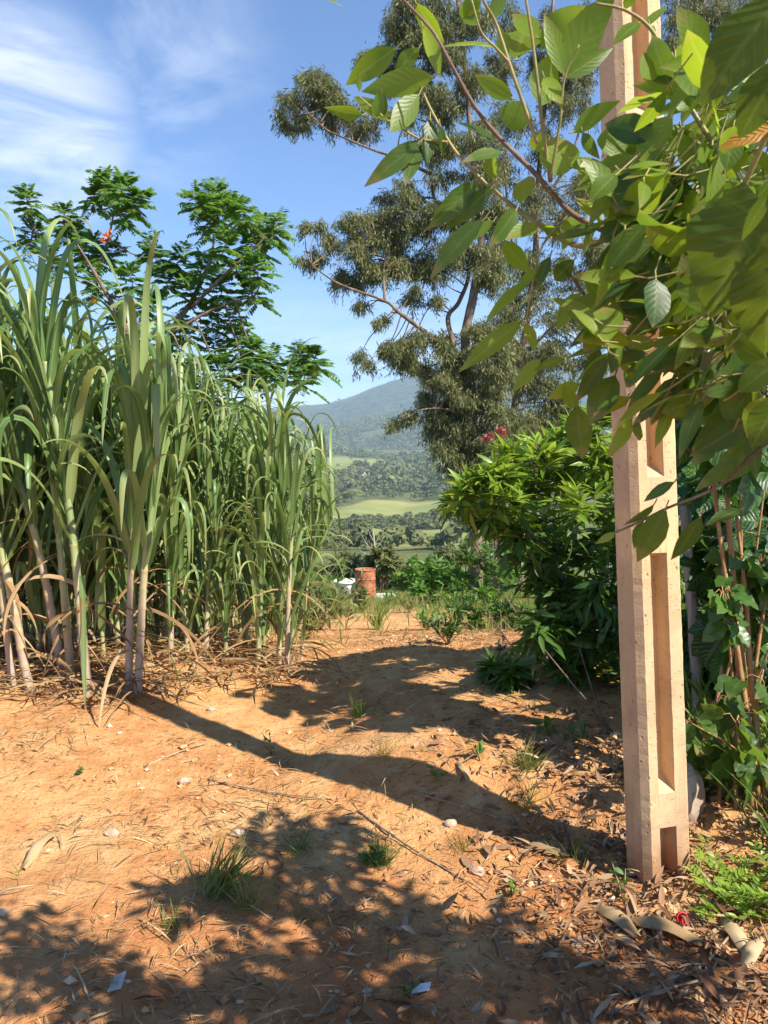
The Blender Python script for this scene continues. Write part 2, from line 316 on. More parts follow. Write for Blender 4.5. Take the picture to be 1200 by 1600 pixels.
def ground_mat():
    m, t, b, out = new_mat('soil'); ge = nd(t, 'ShaderNodeNewGeometry'); pos = ge.outputs['Position']
    at = nd(t, 'ShaderNodeAttribute', attribute_name='leafuv'); s = nd(t, 'ShaderNodeSeparateColor'); lk(t, at.outputs['Color'], s.inputs[0])
    grass, forest, field = s.outputs
    n1 = noise(t, pos, 1.3, 6, 0.6); n2 = noise(t, pos, 9, 6, 0.65); n3 = noise(t, pos, 60, 5, 0.7); n4 = noise(t, pos, 0.35, 3)
    c = ramp(t, n1, [(0.30, (0.49, 0.205, 0.074)), (0.5, (0.61, 0.310, 0.120)), (0.70, (0.68, 0.425, 0.190))])
    c = mixc(t, ramp(t, n2, [(0.30, g3(0.55)), (0.5, g3(0)), (1, g3(0))]), c, (0.38, 0.140, 0.052))
    c = mixc(t, ramp(t, n2, [(0.52, g3(0)), (0.72, g3(0.65))]), c, (0.68, 0.47, 0.235))
    c = mixc(t, ramp(t, n3, [(0.34, g3(0.6)), (0.48, g3(0))]), c, (0.28, 0.13, 0.06))
    c = mixc(t, ramp(t, n3, [(0.60, g3(0)), (0.74, g3(0.6))]), c, (0.68, 0.54, 0.34))
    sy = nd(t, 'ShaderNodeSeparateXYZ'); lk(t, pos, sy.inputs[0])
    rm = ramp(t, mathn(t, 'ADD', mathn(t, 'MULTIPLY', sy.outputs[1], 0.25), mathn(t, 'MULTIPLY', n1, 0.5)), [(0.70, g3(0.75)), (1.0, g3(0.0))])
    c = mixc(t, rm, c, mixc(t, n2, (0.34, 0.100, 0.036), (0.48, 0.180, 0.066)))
    gm = mathn(t, 'MULTIPLY', grass, ramp(t, mathn(t, 'ADD', mathn(t, 'MULTIPLY', n2, 0.6), mathn(t, 'MULTIPLY', grass, 0.5)), [(0.42, g3(0)), (0.62, g3(1))]))
    gc = ramp(t, n1, [(0.3, (0.11, 0.13, 0.035)), (0.7, (0.24, 0.23, 0.075))]); c = mixc(t, gm, c, gc)
    nf = noise(t, pos, 0.09, 6, 0.7)
    fc = ramp(t, nf, [(0.35, (0.07, 0.09, 0.030)), (0.65, (0.16, 0.17, 0.055))]); c = mixc(t, forest, c, fc)
    nl = noise(t, pos, 0.02, 5, 0.6)
    fl = ramp(t, nl, [(0.3, (0.17, 0.21, 0.060)), (0.5, (0.24, 0.265, 0.080)), (0.7, (0.35, 0.30, 0.115))]); c = mixc(t, field, c, fl)
    lk(t, c, b.inputs['Base Color']); b.inputs['Roughness'].default_value = 0.95; b.inputs['Specular IOR Level'].default_value = 0.12
    h = mathn(t, 'ADD', mathn(t, 'MULTIPLY', n2, 0.8), mathn(t, 'MULTIPLY', n3, 0.35))
    bp = nd(t, 'ShaderNodeBump'); bp.inputs['Strength'].default_value = 1.0; bp.inputs['Distance'].default_value = 0.04
    lk(t, h, bp.inputs['Height']); lk(t, bp.outputs[0], b.inputs['Normal']); return m
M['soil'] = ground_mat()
def hill_mat():
    m, t, b, out = new_mat('hill_cover'); ge = nd(t, 'ShaderNodeNewGeometry'); pos = ge.outputs['Position']
    at = nd(t, 'ShaderNodeAttribute', attribute_name='leafuv'); s = nd(t, 'ShaderNodeSeparateColor'); lk(t, at.outputs['Color'], s.inputs[0])
    n = noise(t, pos, 0.028, 8, 0.75); n2 = noise(t, pos, 0.0022, 4, 0.55, 0.4)
    c = ramp(t, n, [(0.40, (0.018, 0.030, 0.018)), (0.60, (0.120, 0.140, 0.060))])
    pm = mathn(t, 'MAXIMUM', s.outputs[2], ramp(t, n2, [(0.60, g3(0)), (0.68, g3(0.6))]))
    c = mixc(t, pm, c, ramp(t, n, [(0.35, (0.12, 0.14, 0.06)), (0.65, (0.22, 0.22, 0.11))]))
    lk(t, c, b.inputs['Base Color']); b.inputs['Roughness'].default_value = 1.0; b.inputs['Specular IOR Level'].default_value = 0.0
    bp = nd(t, 'ShaderNodeBump'); bp.inputs['Strength'].default_value = 1.0; bp.inputs['Distance'].default_value = 30
    lk(t, n, bp.inputs['Height']); lk(t, bp.outputs[0], b.inputs['Normal']); return m
M['hill'] = hill_mat()
def concrete_mat(name, base, pit=True):
    m, t, b, out = new_mat(name); obj = nd(t, 'ShaderNodeTexCoord').outputs['Object']
    n = noise(t, obj, 6, 6, 0.6); n2 = noise(t, obj, 90, 4, 0.6); n3 = noise(t, mapping(t, obj, (1, 1, 0.12)), 18, 4, 0.6)
    lo = tuple(x * 0.72 for x in base); hi = tuple(min(0.85, x * 1.15) for x in base)
    c = ramp(t, n, [(0.3, lo), (0.55, base), (0.75, hi)])
    c = mixc(t, ramp(t, n3, [(0.30, g3(0.65)), (0.47, g3(0))]), c, tuple(x * 0.6 for x in base))
    vo = nd(t, 'ShaderNodeTexVoronoi', feature='F1'); lk(t, mapping(t, obj, (1, 1, 0.75)), vo.inputs['Vector']); vo.inputs['Scale'].default_value = 36
    rnd = nd(t, 'ShaderNodeSeparateColor'); lk(t, vo.outputs['Color'], rnd.inputs[0])
    pm = mathn(t, 'MULTIPLY', ramp(t, vo.outputs['Distance'], [(0.0, g3(1)), (0.22, g3(0))]), ramp(t, rnd.outputs[0], [(0.60, g3(0)), (0.64, g3(1))]))
    nb = noise(t, obj, 2.6, 5, 0.6); c = mixc(t, ramp(t, nb, [(0.45, g3(0)), (0.62, g3(0.8))]), c, (base[0] * 0.84, base[1] * 0.84, base[2] * 0.95)); nm = noise(t, obj, 11, 6, 0.75); c = mixc(t, ramp(t, nm, [(0.58, g3(0)), (0.70, g3(0.55))]), c, tuple(x * 0.62 for x in base))
    c = mixc(t, mathn(t, 'MULTIPLY', pm, 0.75), c, (0.13, 0.075, 0.045))
    vo2 = nd(t, 'ShaderNodeTexVoronoi', feature='F1'); lk(t, obj, vo2.inputs['Vector']); vo2.inputs['Scale'].default_value = 95
    rn2 = nd(t, 'ShaderNodeSeparateColor'); lk(t, vo2.outputs['Color'], rn2.inputs[0])
    pm2 = mathn(t, 'MULTIPLY', ramp(t, vo2.outputs['Distance'], [(0.0, g3(1)), (0.30, g3(0))]), ramp(t, rn2.outputs[0], [(0.70, g3(0)), (0.74, g3(1))]))
    pm = mathn(t, 'MAXIMUM', pm, mathn(t, 'MULTIPLY', pm2, 0.8)); c = mixc(t, mathn(t, 'MULTIPLY', pm2, 0.6), c, (0.20, 0.12, 0.07))
    n5 = noise(t, mapping(t, obj, (1, 1, 0.05)), 40, 5, 0.7); c = mixc(t, ramp(t, n5, [(0.55, g3(0)), (0.75, g3(0.5))]), c, tuple(x * 0.55 for x in base))
    sp = nd(t, 'ShaderNodeSeparateXYZ'); lk(t, obj, sp.inputs[0])
    dz = mathn(t, 'ADD', sp.outputs[2], mathn(t, 'MULTIPLY', mathn(t, 'SUBTRACT', n, 0.5), 0.5))
    c = mixc(t, ramp(t, dz, [(0.05, g3(0.85)), (0.32, g3(0.0))]), c, (0.30, 0.15, 0.075))
    lk(t, c, b.inputs['Base Color']); b.inputs['Roughness'].default_value = 0.9; b.inputs['Specular IOR Level'].default_value = 0.2
    h = mathn(t, 'SUBTRACT', mathn(t, 'MULTIPLY', n2, 0.3), pm)
    bp = nd(t, 'ShaderNodeBump'); bp.inputs['Strength'].default_value = 0.6; bp.inputs['Distance'].default_value = 0.006
    lk(t, h, bp.inputs['Height']); lk(t, bp.outputs[0], b.inputs['Normal']); return m
M['concrete'] = concrete_mat('concrete', (0.65, 0.45, 0.245))
M['concrete_grey'] = concrete_mat('concrete_grey', (0.50, 0.46, 0.40))
def plain_mat(name, c1, c2, scale=8, rough=0.7, metal=0.0, bump=0.2):
    m, t, b, out = new_mat(name); obj = nd(t, 'ShaderNodeTexCoord').outputs['Object']; n = noise(t, obj, scale, 6, 0.65)
    lk(t, ramp(t, n, [(0.35, c1), (0.65, c2)]), b.inputs['Base Color']); b.inputs['Roughness'].default_value = rough; b.inputs['Metallic'].default_value = metal
    bp = nd(t, 'ShaderNodeBump'); bp.inputs['Strength'].default_value = bump; bp.inputs['Distance'].default_value = 0.01
    lk(t, n, bp.inputs['Height']); lk(t, bp.outputs[0], b.inputs['Normal']); return m
M['rust'] = plain_mat('rust', (0.13, 0.04, 0.022), (0.52, 0.19, 0.08), 9, 0.8)
M['rust_rim'] = plain_mat('rust_rim', (0.24, 0.08, 0.04), (0.45, 0.20, 0.10), 14, 0.8)
M['white'] = plain_mat('white', (0.60, 0.58, 0.54), (0.80, 0.79, 0.76), 9, 0.6)
M['red'] = plain_mat('red', (0.55, 0.01, 0.015), (0.65, 0.02, 0.03), 30, 0.4)
M['paper'] = plain_mat('paper', (0.50, 0.47, 0.43), (0.68, 0.65, 0.60), 30, 0.6)
M['stone_white'] = plain_mat('stone_white', (0.36, 0.29, 0.23), (0.54, 0.47, 0.39), 40, 0.9, 0, 0.6)
M['stone'] = plain_mat('stone', (0.32, 0.20, 0.12), (0.56, 0.43, 0.32), 16, 0.9, 0, 0.6)
M['wire'] = plain_mat('wire', (0.15, 0.13, 0.12), (0.3, 0.27, 0.25), 50, 0.5, 0.6)

# ------------------------------------------------------------------ the ground, valley and hills
def build_ground():
    ys = [-7.0]
    while ys[-1] < 3000: ys.append(ys[-1] + max(0.028 if ys[-1] > 1.6 else 0.10, 0.0085 * ys[-1]))
    ys = np.array(ys); nx = 420; t = np.linspace(-1, 1, nx); t = 0.55 * t + 0.45 * t ** 3
    X = t[None, :] * (5.0 + 0.95 * np.clip(ys, 0, None))[:, None]; Y = np.repeat(ys[:, None], nx, 1); Z = gz(X, Y)
    idx = np.arange(X.size).reshape(X.shape)
    Q = np.stack([idx[:-1, :-1], idx[:-1, 1:], idx[1:, 1:], idx[1:, :-1]], -1).reshape(-1, 4)
    grass = grass_mask(X, Y); fld = field_mask(X, Y)
    forest = sstep(26, 40, Y) * (1 - fld); A = np.stack([grass, forest, fld], -1).reshape(-1, 3)
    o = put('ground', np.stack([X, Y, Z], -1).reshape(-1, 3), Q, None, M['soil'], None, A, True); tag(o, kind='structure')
def grass_mask(x, y):
    pc = 0.15 + 0.03 * (y - 6)                        # centre of the trodden path
    wob = 0.5 * fbm(x * 1.1, y * 1.1, 3)
    side = sstep(0.5, 1.3, np.abs(x - pc) / (1 + 0.03 * y) + wob)
    return np.clip(side * sstep(5.5, 9, y) + sstep(9, 18, y + 8 * wob) * 0.85, 0, 1)
def field_mask(x, y):
    w = 1.0 + 0.7 * fbm(x / 40, y / 60, 3)
    e = lambda cx, cy, rx, ry: sstep(1.15, 0.9, np.sqrt(((x - cx) / rx) ** 2 + ((y - cy) / ry) ** 2) * w)
    return np.clip(np.maximum.reduce([e(8, 605, 75, 75), e(-70, 1330, 85, 240), e(14, 300, 26, 95), e(70, 480, 26, 60), e(-300, 900, 150, 200), e(420, 1100, 160, 250), e(30, 700, 30, 40) * 0.0]), 0, 1)
build_ground()

def build_hills():
    def ridge(D, prof, z0, depth, seed, amp, namex):
        px = np.array([p[0] for p in prof]); py = np.array([p[1] for p in prof])
        n, m = 260, 60
        xs = np.linspace((px[0] - 600) / FPX * D, (px[-1] - 600) / FPX * D, n)
        top = CAM[2] - D * np.tan(np.arctan((np.interp(xs / D * FPX + 600, px, py) - 800) / FPX) + PITCH)
        t = np.linspace(0, 1.35, m)
        X = np.repeat(xs[None, :], m, 0); Y = D - depth + depth * np.repeat(t[:, None], n, 1)
        shp = np.where(t <= 1, np.sin(np.pi / 2 * np.clip(t, 0, 1)) ** 1.15, 1 - (t - 1) * 1.1)
        Z = z0 + (top[None, :] - z0) * shp[:, None] + amp * fbm(X / 420 + seed, Y / 420, 5) * np.sin(np.pi * np.clip(t, 0, 1))[:, None] ** 0.7 + amp * 0.10 * fbm(X / 60, Y / 60 + seed, 3)
        idx = np.arange(n * m).reshape(m, n); Q = np.stack([idx[:-1, :-1], idx[:-1, 1:], idx[1:, 1:], idx[1:, :-1]], -1).reshape(-1, 4)
        A = np.zeros((m, n, 3)); A[..., 2] = 0.75 * sstep(0.86, 0.98, t)[:, None] * sstep(D * 0.02, -D * 0.04, X)
        if seed == 2: A[..., 2] = sstep(0.10, 0.05, np.abs(t[:, None] - (0.50 + 0.0011 * (X - 60)))) * sstep(-120, -40, X) * sstep(260, 180, X)
        put(namex, np.stack([X, Y, Z], -1).reshape(-1, 3), Q, None, M['hill'], None, A.reshape(-1, 3), True)['kind'] = 'structure'
    ridge(4600, [(-1200, 640), (-400, 660), (0, 668), (300, 660), (380, 650), (430, 640), (470, 634), (505, 632), (530, 626), (560, 618), (600, 603), (640, 590), (690, 574), (760, 560), (860, 566), (1000, 590), (1200, 612), (1700, 640), (2400, 650)], -60, 1700, 1, 150, 'hills')
    ridge(2900, [(-900, 680), (0, 688), (400, 684), (460, 680), (520, 668), (580, 655), (640, 646), (700, 636), (800, 640), (950, 660), (1300, 672), (2000, 680)], -40, 800, 2, 60, 'hill_spur')
build_hills()

def puff_mesh(mb, pos, rad, hgt, nf, rng, squash=1.0):
    """crowns of far trees: nf small tilted leaf-clump faces over a lumpy dome for each tree"""
    N = len(pos); d = rdir(rng, N * nf).reshape(N, nf, 3); d[..., 2] = np.abs(d[..., 2]) * 1.2 - 0.25; d = unit(d)
    r = (rad[:, None] * (0.72 + 0.38 * rng.random((N, nf))))[..., None]
    c = pos[:, None] + np.array([0, 0, 1.0]) * (hgt[:, None, None] * 0.62) + d * r * np.array([1, 1, 0.8])
    nn = unit(d + 0.5 * rng.standard_normal((N, nf, 3))); tt = unit(np.cross(nn, rdir(rng, N * nf).reshape(N, nf, 3))); bb = np.cross(nn, tt)
    s = rad[:, None, None] * (0.24 + 0.22 * rng.random((N, nf, 1)))
    V = np.stack([c + tt * s, c + bb * s * 0.8, c - tt * s, c - bb * s * 0.8], 2).reshape(-1, 3)
    Q = np.arange(N * nf * 4).reshape(-1, 4)
    A = np.zeros((N, nf, 4, 3)); A[..., 2] = (0.65 * rng.random((N, 1)) + 0.35 * rng.random((N, nf)))[..., None]
    mb.add(V, Q, None, A.reshape(-1, 3))
def build_forest():
    rng = np.random.default_rng(3)
    for name, d0, d1, spacing, nf, rr, lab, px0, px1 in (('valley_forest', 185, 560, 3.2, 46, (1.0, 2.1), 'dark green woodland on the lower valley slope below the green field', 330, 900),
                                           ('far_forest', 560, 1750, 8.5, 26, (3.0, 5.5), 'wide woodland covering the far valley slope', 380, 860)):
        area = 0.5 * (px1 - px0) / FPX * (d1 ** 2 - d0 ** 2); n = int(area / spacing ** 2)
        D = np.sqrt(rng.random(n) * (d1 ** 2 - d0 ** 2) + d0 ** 2); X = (px0 - 600 + (px1 - px0) * rng.random(n)) / FPX * D
        keep = (field_mask(X, D - 8) < 0.25) & (field_mask(X, D + 12) < 0.3) | (rng.random(n) < 0.012); keep &= (fbm(X / 30, D / 40, 3) > -0.16)
        X, D = X[keep], D[keep]; rad = rng.uniform(*rr, len(X)) * rng.lognormal(0, 0.30, len(X)) * (0.5 + 0.75 * vnoise(X / 50, D / 60)); mb = MB()
        puff_mesh(mb, np.stack([X, D, gz(X, D)], -1), rad, rad * 1.6, nf, rng)
        tag(mb.build(name, M['forest'], None), lab, 'forest', kind='stuff')
build_forest()
def spur_forest():
    rng = np.random.default_rng(8); o = bpy.data.objects['hill_spur']; n = len(o.data.vertices); co = np.zeros(n * 3); o.data.vertices.foreach_get('co', co); co = co.reshape(60, 260, 3)
    px = co[..., 0] / co[..., 1] * FPX + 600; m = 9000; i = rng.integers(4, 44, 40000); j = rng.integers(0, 259, 40000); k = (px[i, j] > 360) & (px[i, j] < 760)
    i, j = i[k], j[k]; a, b = rng.random(len(i))[:, None], rng.random(len(i))[:, None]; p = (co[i, j] * (1 - a) + co[i, j + 1] * a) * (1 - b) + (co[i + 1, j] * (1 - a) + co[i + 1, j + 1] * a) * b
    att = o.data.attributes['leafuv'].data; fl = np.zeros(n * 4); att.foreach_get('color', fl); fl = fl.reshape(60, 260, 4)[..., 2]; keep = (fl[i, j] < 0.4) & (fbm(p[:, 0] / 90, p[:, 1] / 90, 3) > -0.22); p = p[keep][:m]
    rad = rng.uniform(5, 9, len(p)); mb = MB(); puff_mesh(mb, p, rad, rad * 1.4, 16, rng); tag(mb.build('spur_forest', M['forest']), 'hazy woodland on the spur in front of the distant mountain', 'forest', kind='stuff')
spur_forest()
# small trees on the skyline of the hill
rng = np.random.default_rng(31)
mb = MB(); pts = []
for px, py, s in ((530, 622, 7), (524, 624, 5), (536, 622, 6), (596, 600, 5), (586, 605, 4), (462, 632, 5)):
    pts.append((P(px, py + 6, 4500), s))
puff_mesh(mb, np.array([p[0] for p in pts]), np.array([p[1] * 1.5 for p in pts]), np.array([p[1] * 2.5 for p in pts]), 40, rng)
tag(mb.build('skyline_trees', M['forest']), 'tiny row of trees standing on the ridge of the distant hill', 'trees', kind='stuff')

c = P(573, 741, 980); hr = thing('house', c, 'tiny pale house among the trees on the far valley slope', 'house')
c = gp(c[0], c[1]); mb = MB(); x, y, h = 5.5, 4.0, 7.0
mb.add(np.array([(-x, -y, -3), (x, -y, -3), (x, y, -3), (-x, y, -3), (-x, -y, h), (x, -y, h), (x, y, h), (-x, y, h)]) + c, [(0, 1, 5, 4), (1, 2, 6, 5), (2, 3, 7, 6), (3, 0, 4, 7)]); mb.build('wall', M['white'], hr, False)
mb = MB(); mb.add(np.array([(-x - .6, -y - .6, h), (x + .6, -y - .6, h), (x + .6, y + .6, h), (-x - .6, y + .6, h), (-x - .6, 0, h + 2.2), (x + .6, 0, h + 2.2)]) + c, [(0, 1, 5, 4), (2, 3, 4, 5)], [(3, 0, 4), (1, 2, 5)]); mb.build('roof', M['rust_rim'], hr, False)

# ------------------------------------------------------------------ haze
def build_haze():
    x, y0, y1, z0, z1 = 6500, -60, 6300, float(PZ.min()) - 120, 640
    V = [(-x, y0, z0), (x, y0, z0), (x, y1, z0), (-x, y1, z0), (-x, y0, z1), (x, y0, z1), (x, y1, z1), (-x, y1, z1)]
    Q = [(0, 3, 2, 1), (4, 5, 6, 7), (0, 1, 5, 4), (1, 2, 6, 5), (2, 3, 7, 6), (3, 0, 4, 7)]
    m = bpy.data.materials.new('haze_air'); m.use_nodes = True; t = m.node_tree; t.nodes.clear()
    pv = nd(t, 'ShaderNodeVolumePrincipled'); pv.inputs['Color'].default_value = (0.62, 0.80, 1.0, 1); pv.inputs['Density'].default_value = 0.00015
    pv.inputs['Anisotropy'].default_value = 0.0
    out = nd(t, 'ShaderNodeOutputMaterial'); lk(t, pv.outputs[0], out.inputs['Volume'])
    tag(put('haze', V, Q, None, m), kind='stuff')
build_haze()

# ------------------------------------------------------------------ concrete pole
def build_pole():
    base = gp(0.955, 2.61); base[2] = min(base[2], 0.0) - 0.05
    root = thing('utility_pole', base, 'tall square concrete utility pole with a long recessed groove down its front', 'pole')
    X0, X1, Y0, Y1, ch = -0.090, 0.090, -0.058, 0.058, 0.022; yw = math.radians(17); cy, sy = math.cos(yw), math.sin(yw)
    H = 8.2
    rec = [(0.0, 0.24, 0), (0.36, 1.17, 1), (1.42, 2.45, 1), (2.56, 3.6, 1), (3.72, 4.8, 1), (4.95, 6.0, 1), (6.1, 7.9, 1)]
    lev = []
    prev = 0.0
    for a, b_, k in rec:
        lo = -0.3 if a == 0 else a
        if a > 0:
            for z in np.arange(prev + 0.03, a - 0.01, 0.022): lev.append((z, 0.0))
            lev += [(a - 0.002, 0.0), (a + 0.045, 1.0)]
        else: lev.append((lo, 1.0))
        for z in np.arange(a + 0.09, b_ - 0.05, 0.022): lev.append((z, 1.0))
        lev += [(b_ - 0.02, 1.0), (b_, 0.0)]; prev = b_
    lev.append((H, 0.0))
    rng = np.random.default_rng(5); V = []
    for z, g in lev:
        s = 1 - 0.030 * max(z, 0); dx = -0.062 * z
        gl, gr = X0 + 0.056, X0 + 0.122
        dpt = 0.060 * g
        pr = [(X0, Y1), (X0, Y0 + ch), (X0 + ch, Y0), (gl, Y0), (gl + 0.007 * g, Y0 + dpt), (gr - 0.007 * g, Y0 + dpt), (gr, Y0), (X1 - ch * .5, Y0), (X1, Y0 + ch * .5), (X1, Y1)]
        for i, (x, y) in enumerate(pr):
            j = 0.00045 if i in (1, 2, 3, 6, 7, 8) else 0.0003; x, y = x * s + rng.normal(0, j), y * s + rng.normal(0, j)
            V.append((x * cy - y * sy + dx, x * sy + y * cy, z))
    k = 10; n = len(lev); idx = np.arange(n * k).reshape(n, k); nx = np.roll(idx, -1, 1)
    Q = np.stack([idx[:-1], nx[:-1], nx[1:], idx[1:]], -1).reshape(-1, 4)
    V = np.array(V) + base
    mb = MB(); mb.add(V, Q, [(idx[-1, 0], idx[-1, i], idx[-1, i + 1]) for i in range(1, k - 1)])
    o = mb.build('shaft', M['concrete'], root, False)
    def hole(z, x):
        s = 1 - 0.03 * z; dx = -0.062 * z; a = np.linspace(0, 2 * np.pi, 12, endpoint=False); q = MB()
        x2, y2 = x * s, Y0 * s - 0.003; c = base + np.array([x2 * cy - y2 * sy + dx, x2 * sy + y2 * cy, z])
        V = [c + 0.009 * np.array([math.cos(t), 0, math.sin(t)]) for t in a] + [c + np.array([0, 0.05, 0]) + 0.007 * np.array([math.cos(t), 0, math.sin(t)]) for t in a] 
        V += [c + 0.011 * np.array([math.cos(t), 0.0, math.sin(t)]) for t in a]
        V += [c + np.array([0, 0.05, 0])]
        Q = [(i, (i + 1) % 12, 12 + (i + 1) % 12, 12 + i) for i in range(12)]
        T = [(36, 12 + i, 12 + (i + 1) % 12) for i in range(12)]
        q.add(V, Q + [(24 + i, 24 + (i + 1) % 12, (i + 1) % 12, i) for i in range(12)], T); q.build('bolt_hole', M['hole'], root)
    hole(1.25, 0.0); hole(1.37, 0.004)
M['hole'] = plain_mat('hole', (0.012, 0.008, 0.006), (0.02, 0.013, 0.01), 10, 0.95)
build_pole()
def lump(name, c, r, seed, mat, label, cat, group=None, sub=16, amp=0.35, parent=None):
    rng = np.random.default_rng(seed); n, m = sub, sub * 2
    th = np.linspace(0, np.pi, n + 1); ph = np.linspace(0, 2 * np.pi, m, endpoint=False)
    D = np.stack([np.outer(np.sin(th), np.cos(ph)), np.outer(np.sin(th), np.sin(ph)), np.outer(np.cos(th), np.ones(m))], -1)
    s = np.ones(D.shape[:2])
    for i in range(7):                                # facets: slice by random planes
        nrm = rdir(rng, 1)[0]; dd = D @ nrm; cut = rng.uniform(0.62, 0.9); s = np.minimum(s, np.where(dd > 0.05, cut / np.maximum(dd, 0.05), 9))
    s = s + 0.05 * np.sin(D[..., 0] * 9 + seed) * np.sin(D[..., 1] * 8) 
    V = (D * s[..., None] * np.array(r)).reshape(-1, 3) + np.array(c)
    idx = np.arange((n + 1) * m).reshape(n + 1, m); nx = np.roll(idx, -1, 1)
    Q = np.stack([idx[:-1], idx[1:], nx[1:], nx[:-1]], -1).reshape(-1, 4)
    mb = MB(); mb.add(V, Q); o = mb.build(name, mat, parent, False)
    if label: tag(o, label, cat, group)
    return o
g = gp(1.10, 2.86); lump('boulder', g + np.array([0, 0, 0.07]), (0.10, 0.09, 0.13), 4, M['concrete_grey'], 'pale rough boulder leaning against the foot of the concrete pole', 'boulder')

# ------------------------------------------------------------------ sugar cane
def blade(mb, p0, az, th0, th1, L, w, rng, pw=1.6, n=14, twist=0.0, fold=0.0):
    s = np.linspace(0, 1, n + 1); th = th0 + (th1 - th0) * s ** pw
    if fold: th = th0 + np.radians(10) * s + (th1 - th0) / (1 + np.exp(-(s - fold) / 0.05))
    azs = az + twist * s ** 2
    dirs = np.stack([np.sin(th) * np.cos(azs), np.sin(th) * np.sin(azs), np.cos(th)], -1)
    path = p0 + np.vstack([[0, 0, 0], np.cumsum((dirs[1:] + dirs[:-1]) / 2 * (L / n), 0)])
    side = np.stack([-np.sin(azs), np.cos(azs), 0 * s], -1)
    ro = twist * 1.5 * s + rng.normal(0, 0.25); nrm = np.cross(side, dirs)
    side = side * np.cos(ro)[:, None] + nrm * np.sin(ro)[:, None]; nrm = np.cross(side, dirs)
    hw = w / 2 * np.minimum(1, (0.42 + s / 0.16)) * np.clip(1 - s ** 2.6, 0, 1) ** 0.8; hw[-1] = 0.0008
    V = np.stack([path + side * hw[:, None] + nrm * (hw * 0.38)[:, None], path, path - side * hw[:, None] + nrm * (hw * 0.38)[:, None]], 1).reshape(-1, 3)
    A = np.zeros((n + 1, 3, 3)); A[:, 0, 0] = -1; A[:, 2, 0] = 1; A[:, :, 1] = s[:, None]; A[:, :, 2] = rng.random()
    Q = []
    for i in range(n):
        b = 3 * i; Q += [(b, b + 1, b + 4, b + 3), (b + 1, b + 2, b + 5, b + 4)]
    mb.add(V, Q, None, A.reshape(-1, 3))
def make_cane(base, H, lean, rng, rad=0.019, nl=11, Lf=1.25, wl=0.05, label='', group=None, dry=2, stalk_frac=0.62, lowleaf=True, green=0.0):
    """H = height to the tops of the arching leaves; lean = (dx,dy) offset of the stalk top"""
    base = np.asarray(base, float); hs = H * stalk_frac
    root = thing('sugar_cane', base, label, 'sugar cane', group)
    top = base + np.array([lean[0], lean[1], hs]); mid = base + np.array([lean[0] * 0.35, lean[1] * 0.35, hs * 0.5])
    n = int(hs / 0.012); pth = curve([base - np.array([0, 0, 0.05]), mid, top], n); z = np.linspace(0, hs, n)
    step = rng.uniform(0.075, 0.11); ph = (z % step) / step; nr = np.exp(-((np.minimum(ph, 1 - ph)) * step / 0.009) ** 2)
    nr = nr * sstep(hs * 0.62, hs * 0.5, z)
    r = rad * (1 + 0.14 * nr) * (1 - 0.35 * z / hs)
    mb = MB(); tube(mb, pth, r, 9, rings=nr, rng=rng); mb.A[0][:, 1] += green; mb.build('stalk', M['cane_stalk'], root, True)
    mb = MB(); az0 = rng.uniform(0, 2 * np.pi)
    for i in range(nl):
        f = 0.12 + 0.88 * (i / (nl - 1)) ** 0.9 if lowleaf else 0.42 + 0.58 * i / (nl - 1); p = pth[min(n - 1, int(f * (n - 1)))]
        az = az0 + (i % 2) * np.pi + rng.normal(0, 0.5)
        y = i / (nl - 1)                                # 1 = youngest, most upright
        th0 = np.radians(rng.uniform(9, 26) * (1 - y) + rng.uniform(2, 11) * y)
        th1 = np.radians(rng.uniform(110, 172) * (1 - y) + rng.uniform(110, 178) * y)
        L = Lf * rng.uniform(0.8, 1.12) * (0.85 + 0.15 * y)
        fo = rng.uniform(0.5, 0.82) if rng.random() < 0.30 + 0.35 * y else 0.0
        if fo: th1 = np.radians(rng.uniform(150, 178))
        blade(mb, p, az, th0, th1, L, wl * rng.uniform(0.8, 1.15), rng, rng.uniform(1.5, 3.5) * (1 - y) + rng.uniform(2.2, 4.5) * y, 20, rng.normal(0, 0.3), fo)
    mb.build('leaf_blades', M['cane_leaf'], root, True)
    if dry:
        mb = MB()
        for i in range(dry):
            p = pth[int(rng.uniform(0.10, 0.5) * (n - 1))]
            blade(mb, p, rng.uniform(0, 6.28), np.radians(rng.uniform(40, 110)), np.radians(rng.uniform(150, 178)), rng.uniform(0.3, 0.75), rng.uniform(0.012, 0.03), rng, 0.8, 9, rng.normal(0, 1.0))
        mb.build('dry_leaves', M['dry_cane'], root)
    return root
rng = np.random.default_rng(11)
GRP = 'sugar cane stalks in the stand'
hero = [((48, 1078), (-62, -0), 2.75, 0.026, 'leftmost purple sugar cane at the picture edge, leaning left with yellow-ringed joints'),
        ((22, 1070), (-35, 0), 2.6, 0.022, 'short jointed sugar cane at the left picture edge behind the leaning purple one'),
        ((103, 1066), (-62, 0), 3.0, 0.025, 'tall purplish sugar cane leaning left, second clear stalk from the left'),
        ((112, 1072), (-18, 0), 2.85, 0.024, 'tan and green sugar cane rising just right of the purplish leaning stalk'),
        ((138, 1082), (-24, 0), 2.95, 0.026, 'pale waxy white-jointed sugar cane nearest the camera, standing apart at the front'),
        ((200, 1078), (18, 0), 2.55, 0.022, 'reddish sugar cane wrapped in dead sheaths at the head of the pole shadow'),
        ((214, 1082), (30, 0), 2.5, 0.024, 'olive sugar cane with brown drooping leaf, right beside the reddish one'),
        ((448, 1052), (10, 0), 1.95, 0.018, 'yellowish sugar cane at the right end of the stand with bare lower stalk'),
        ((470, 1030), (22, 0), 1.95, 0.016, 'thin yellow-green sugar cane farthest right, bending over the path')]
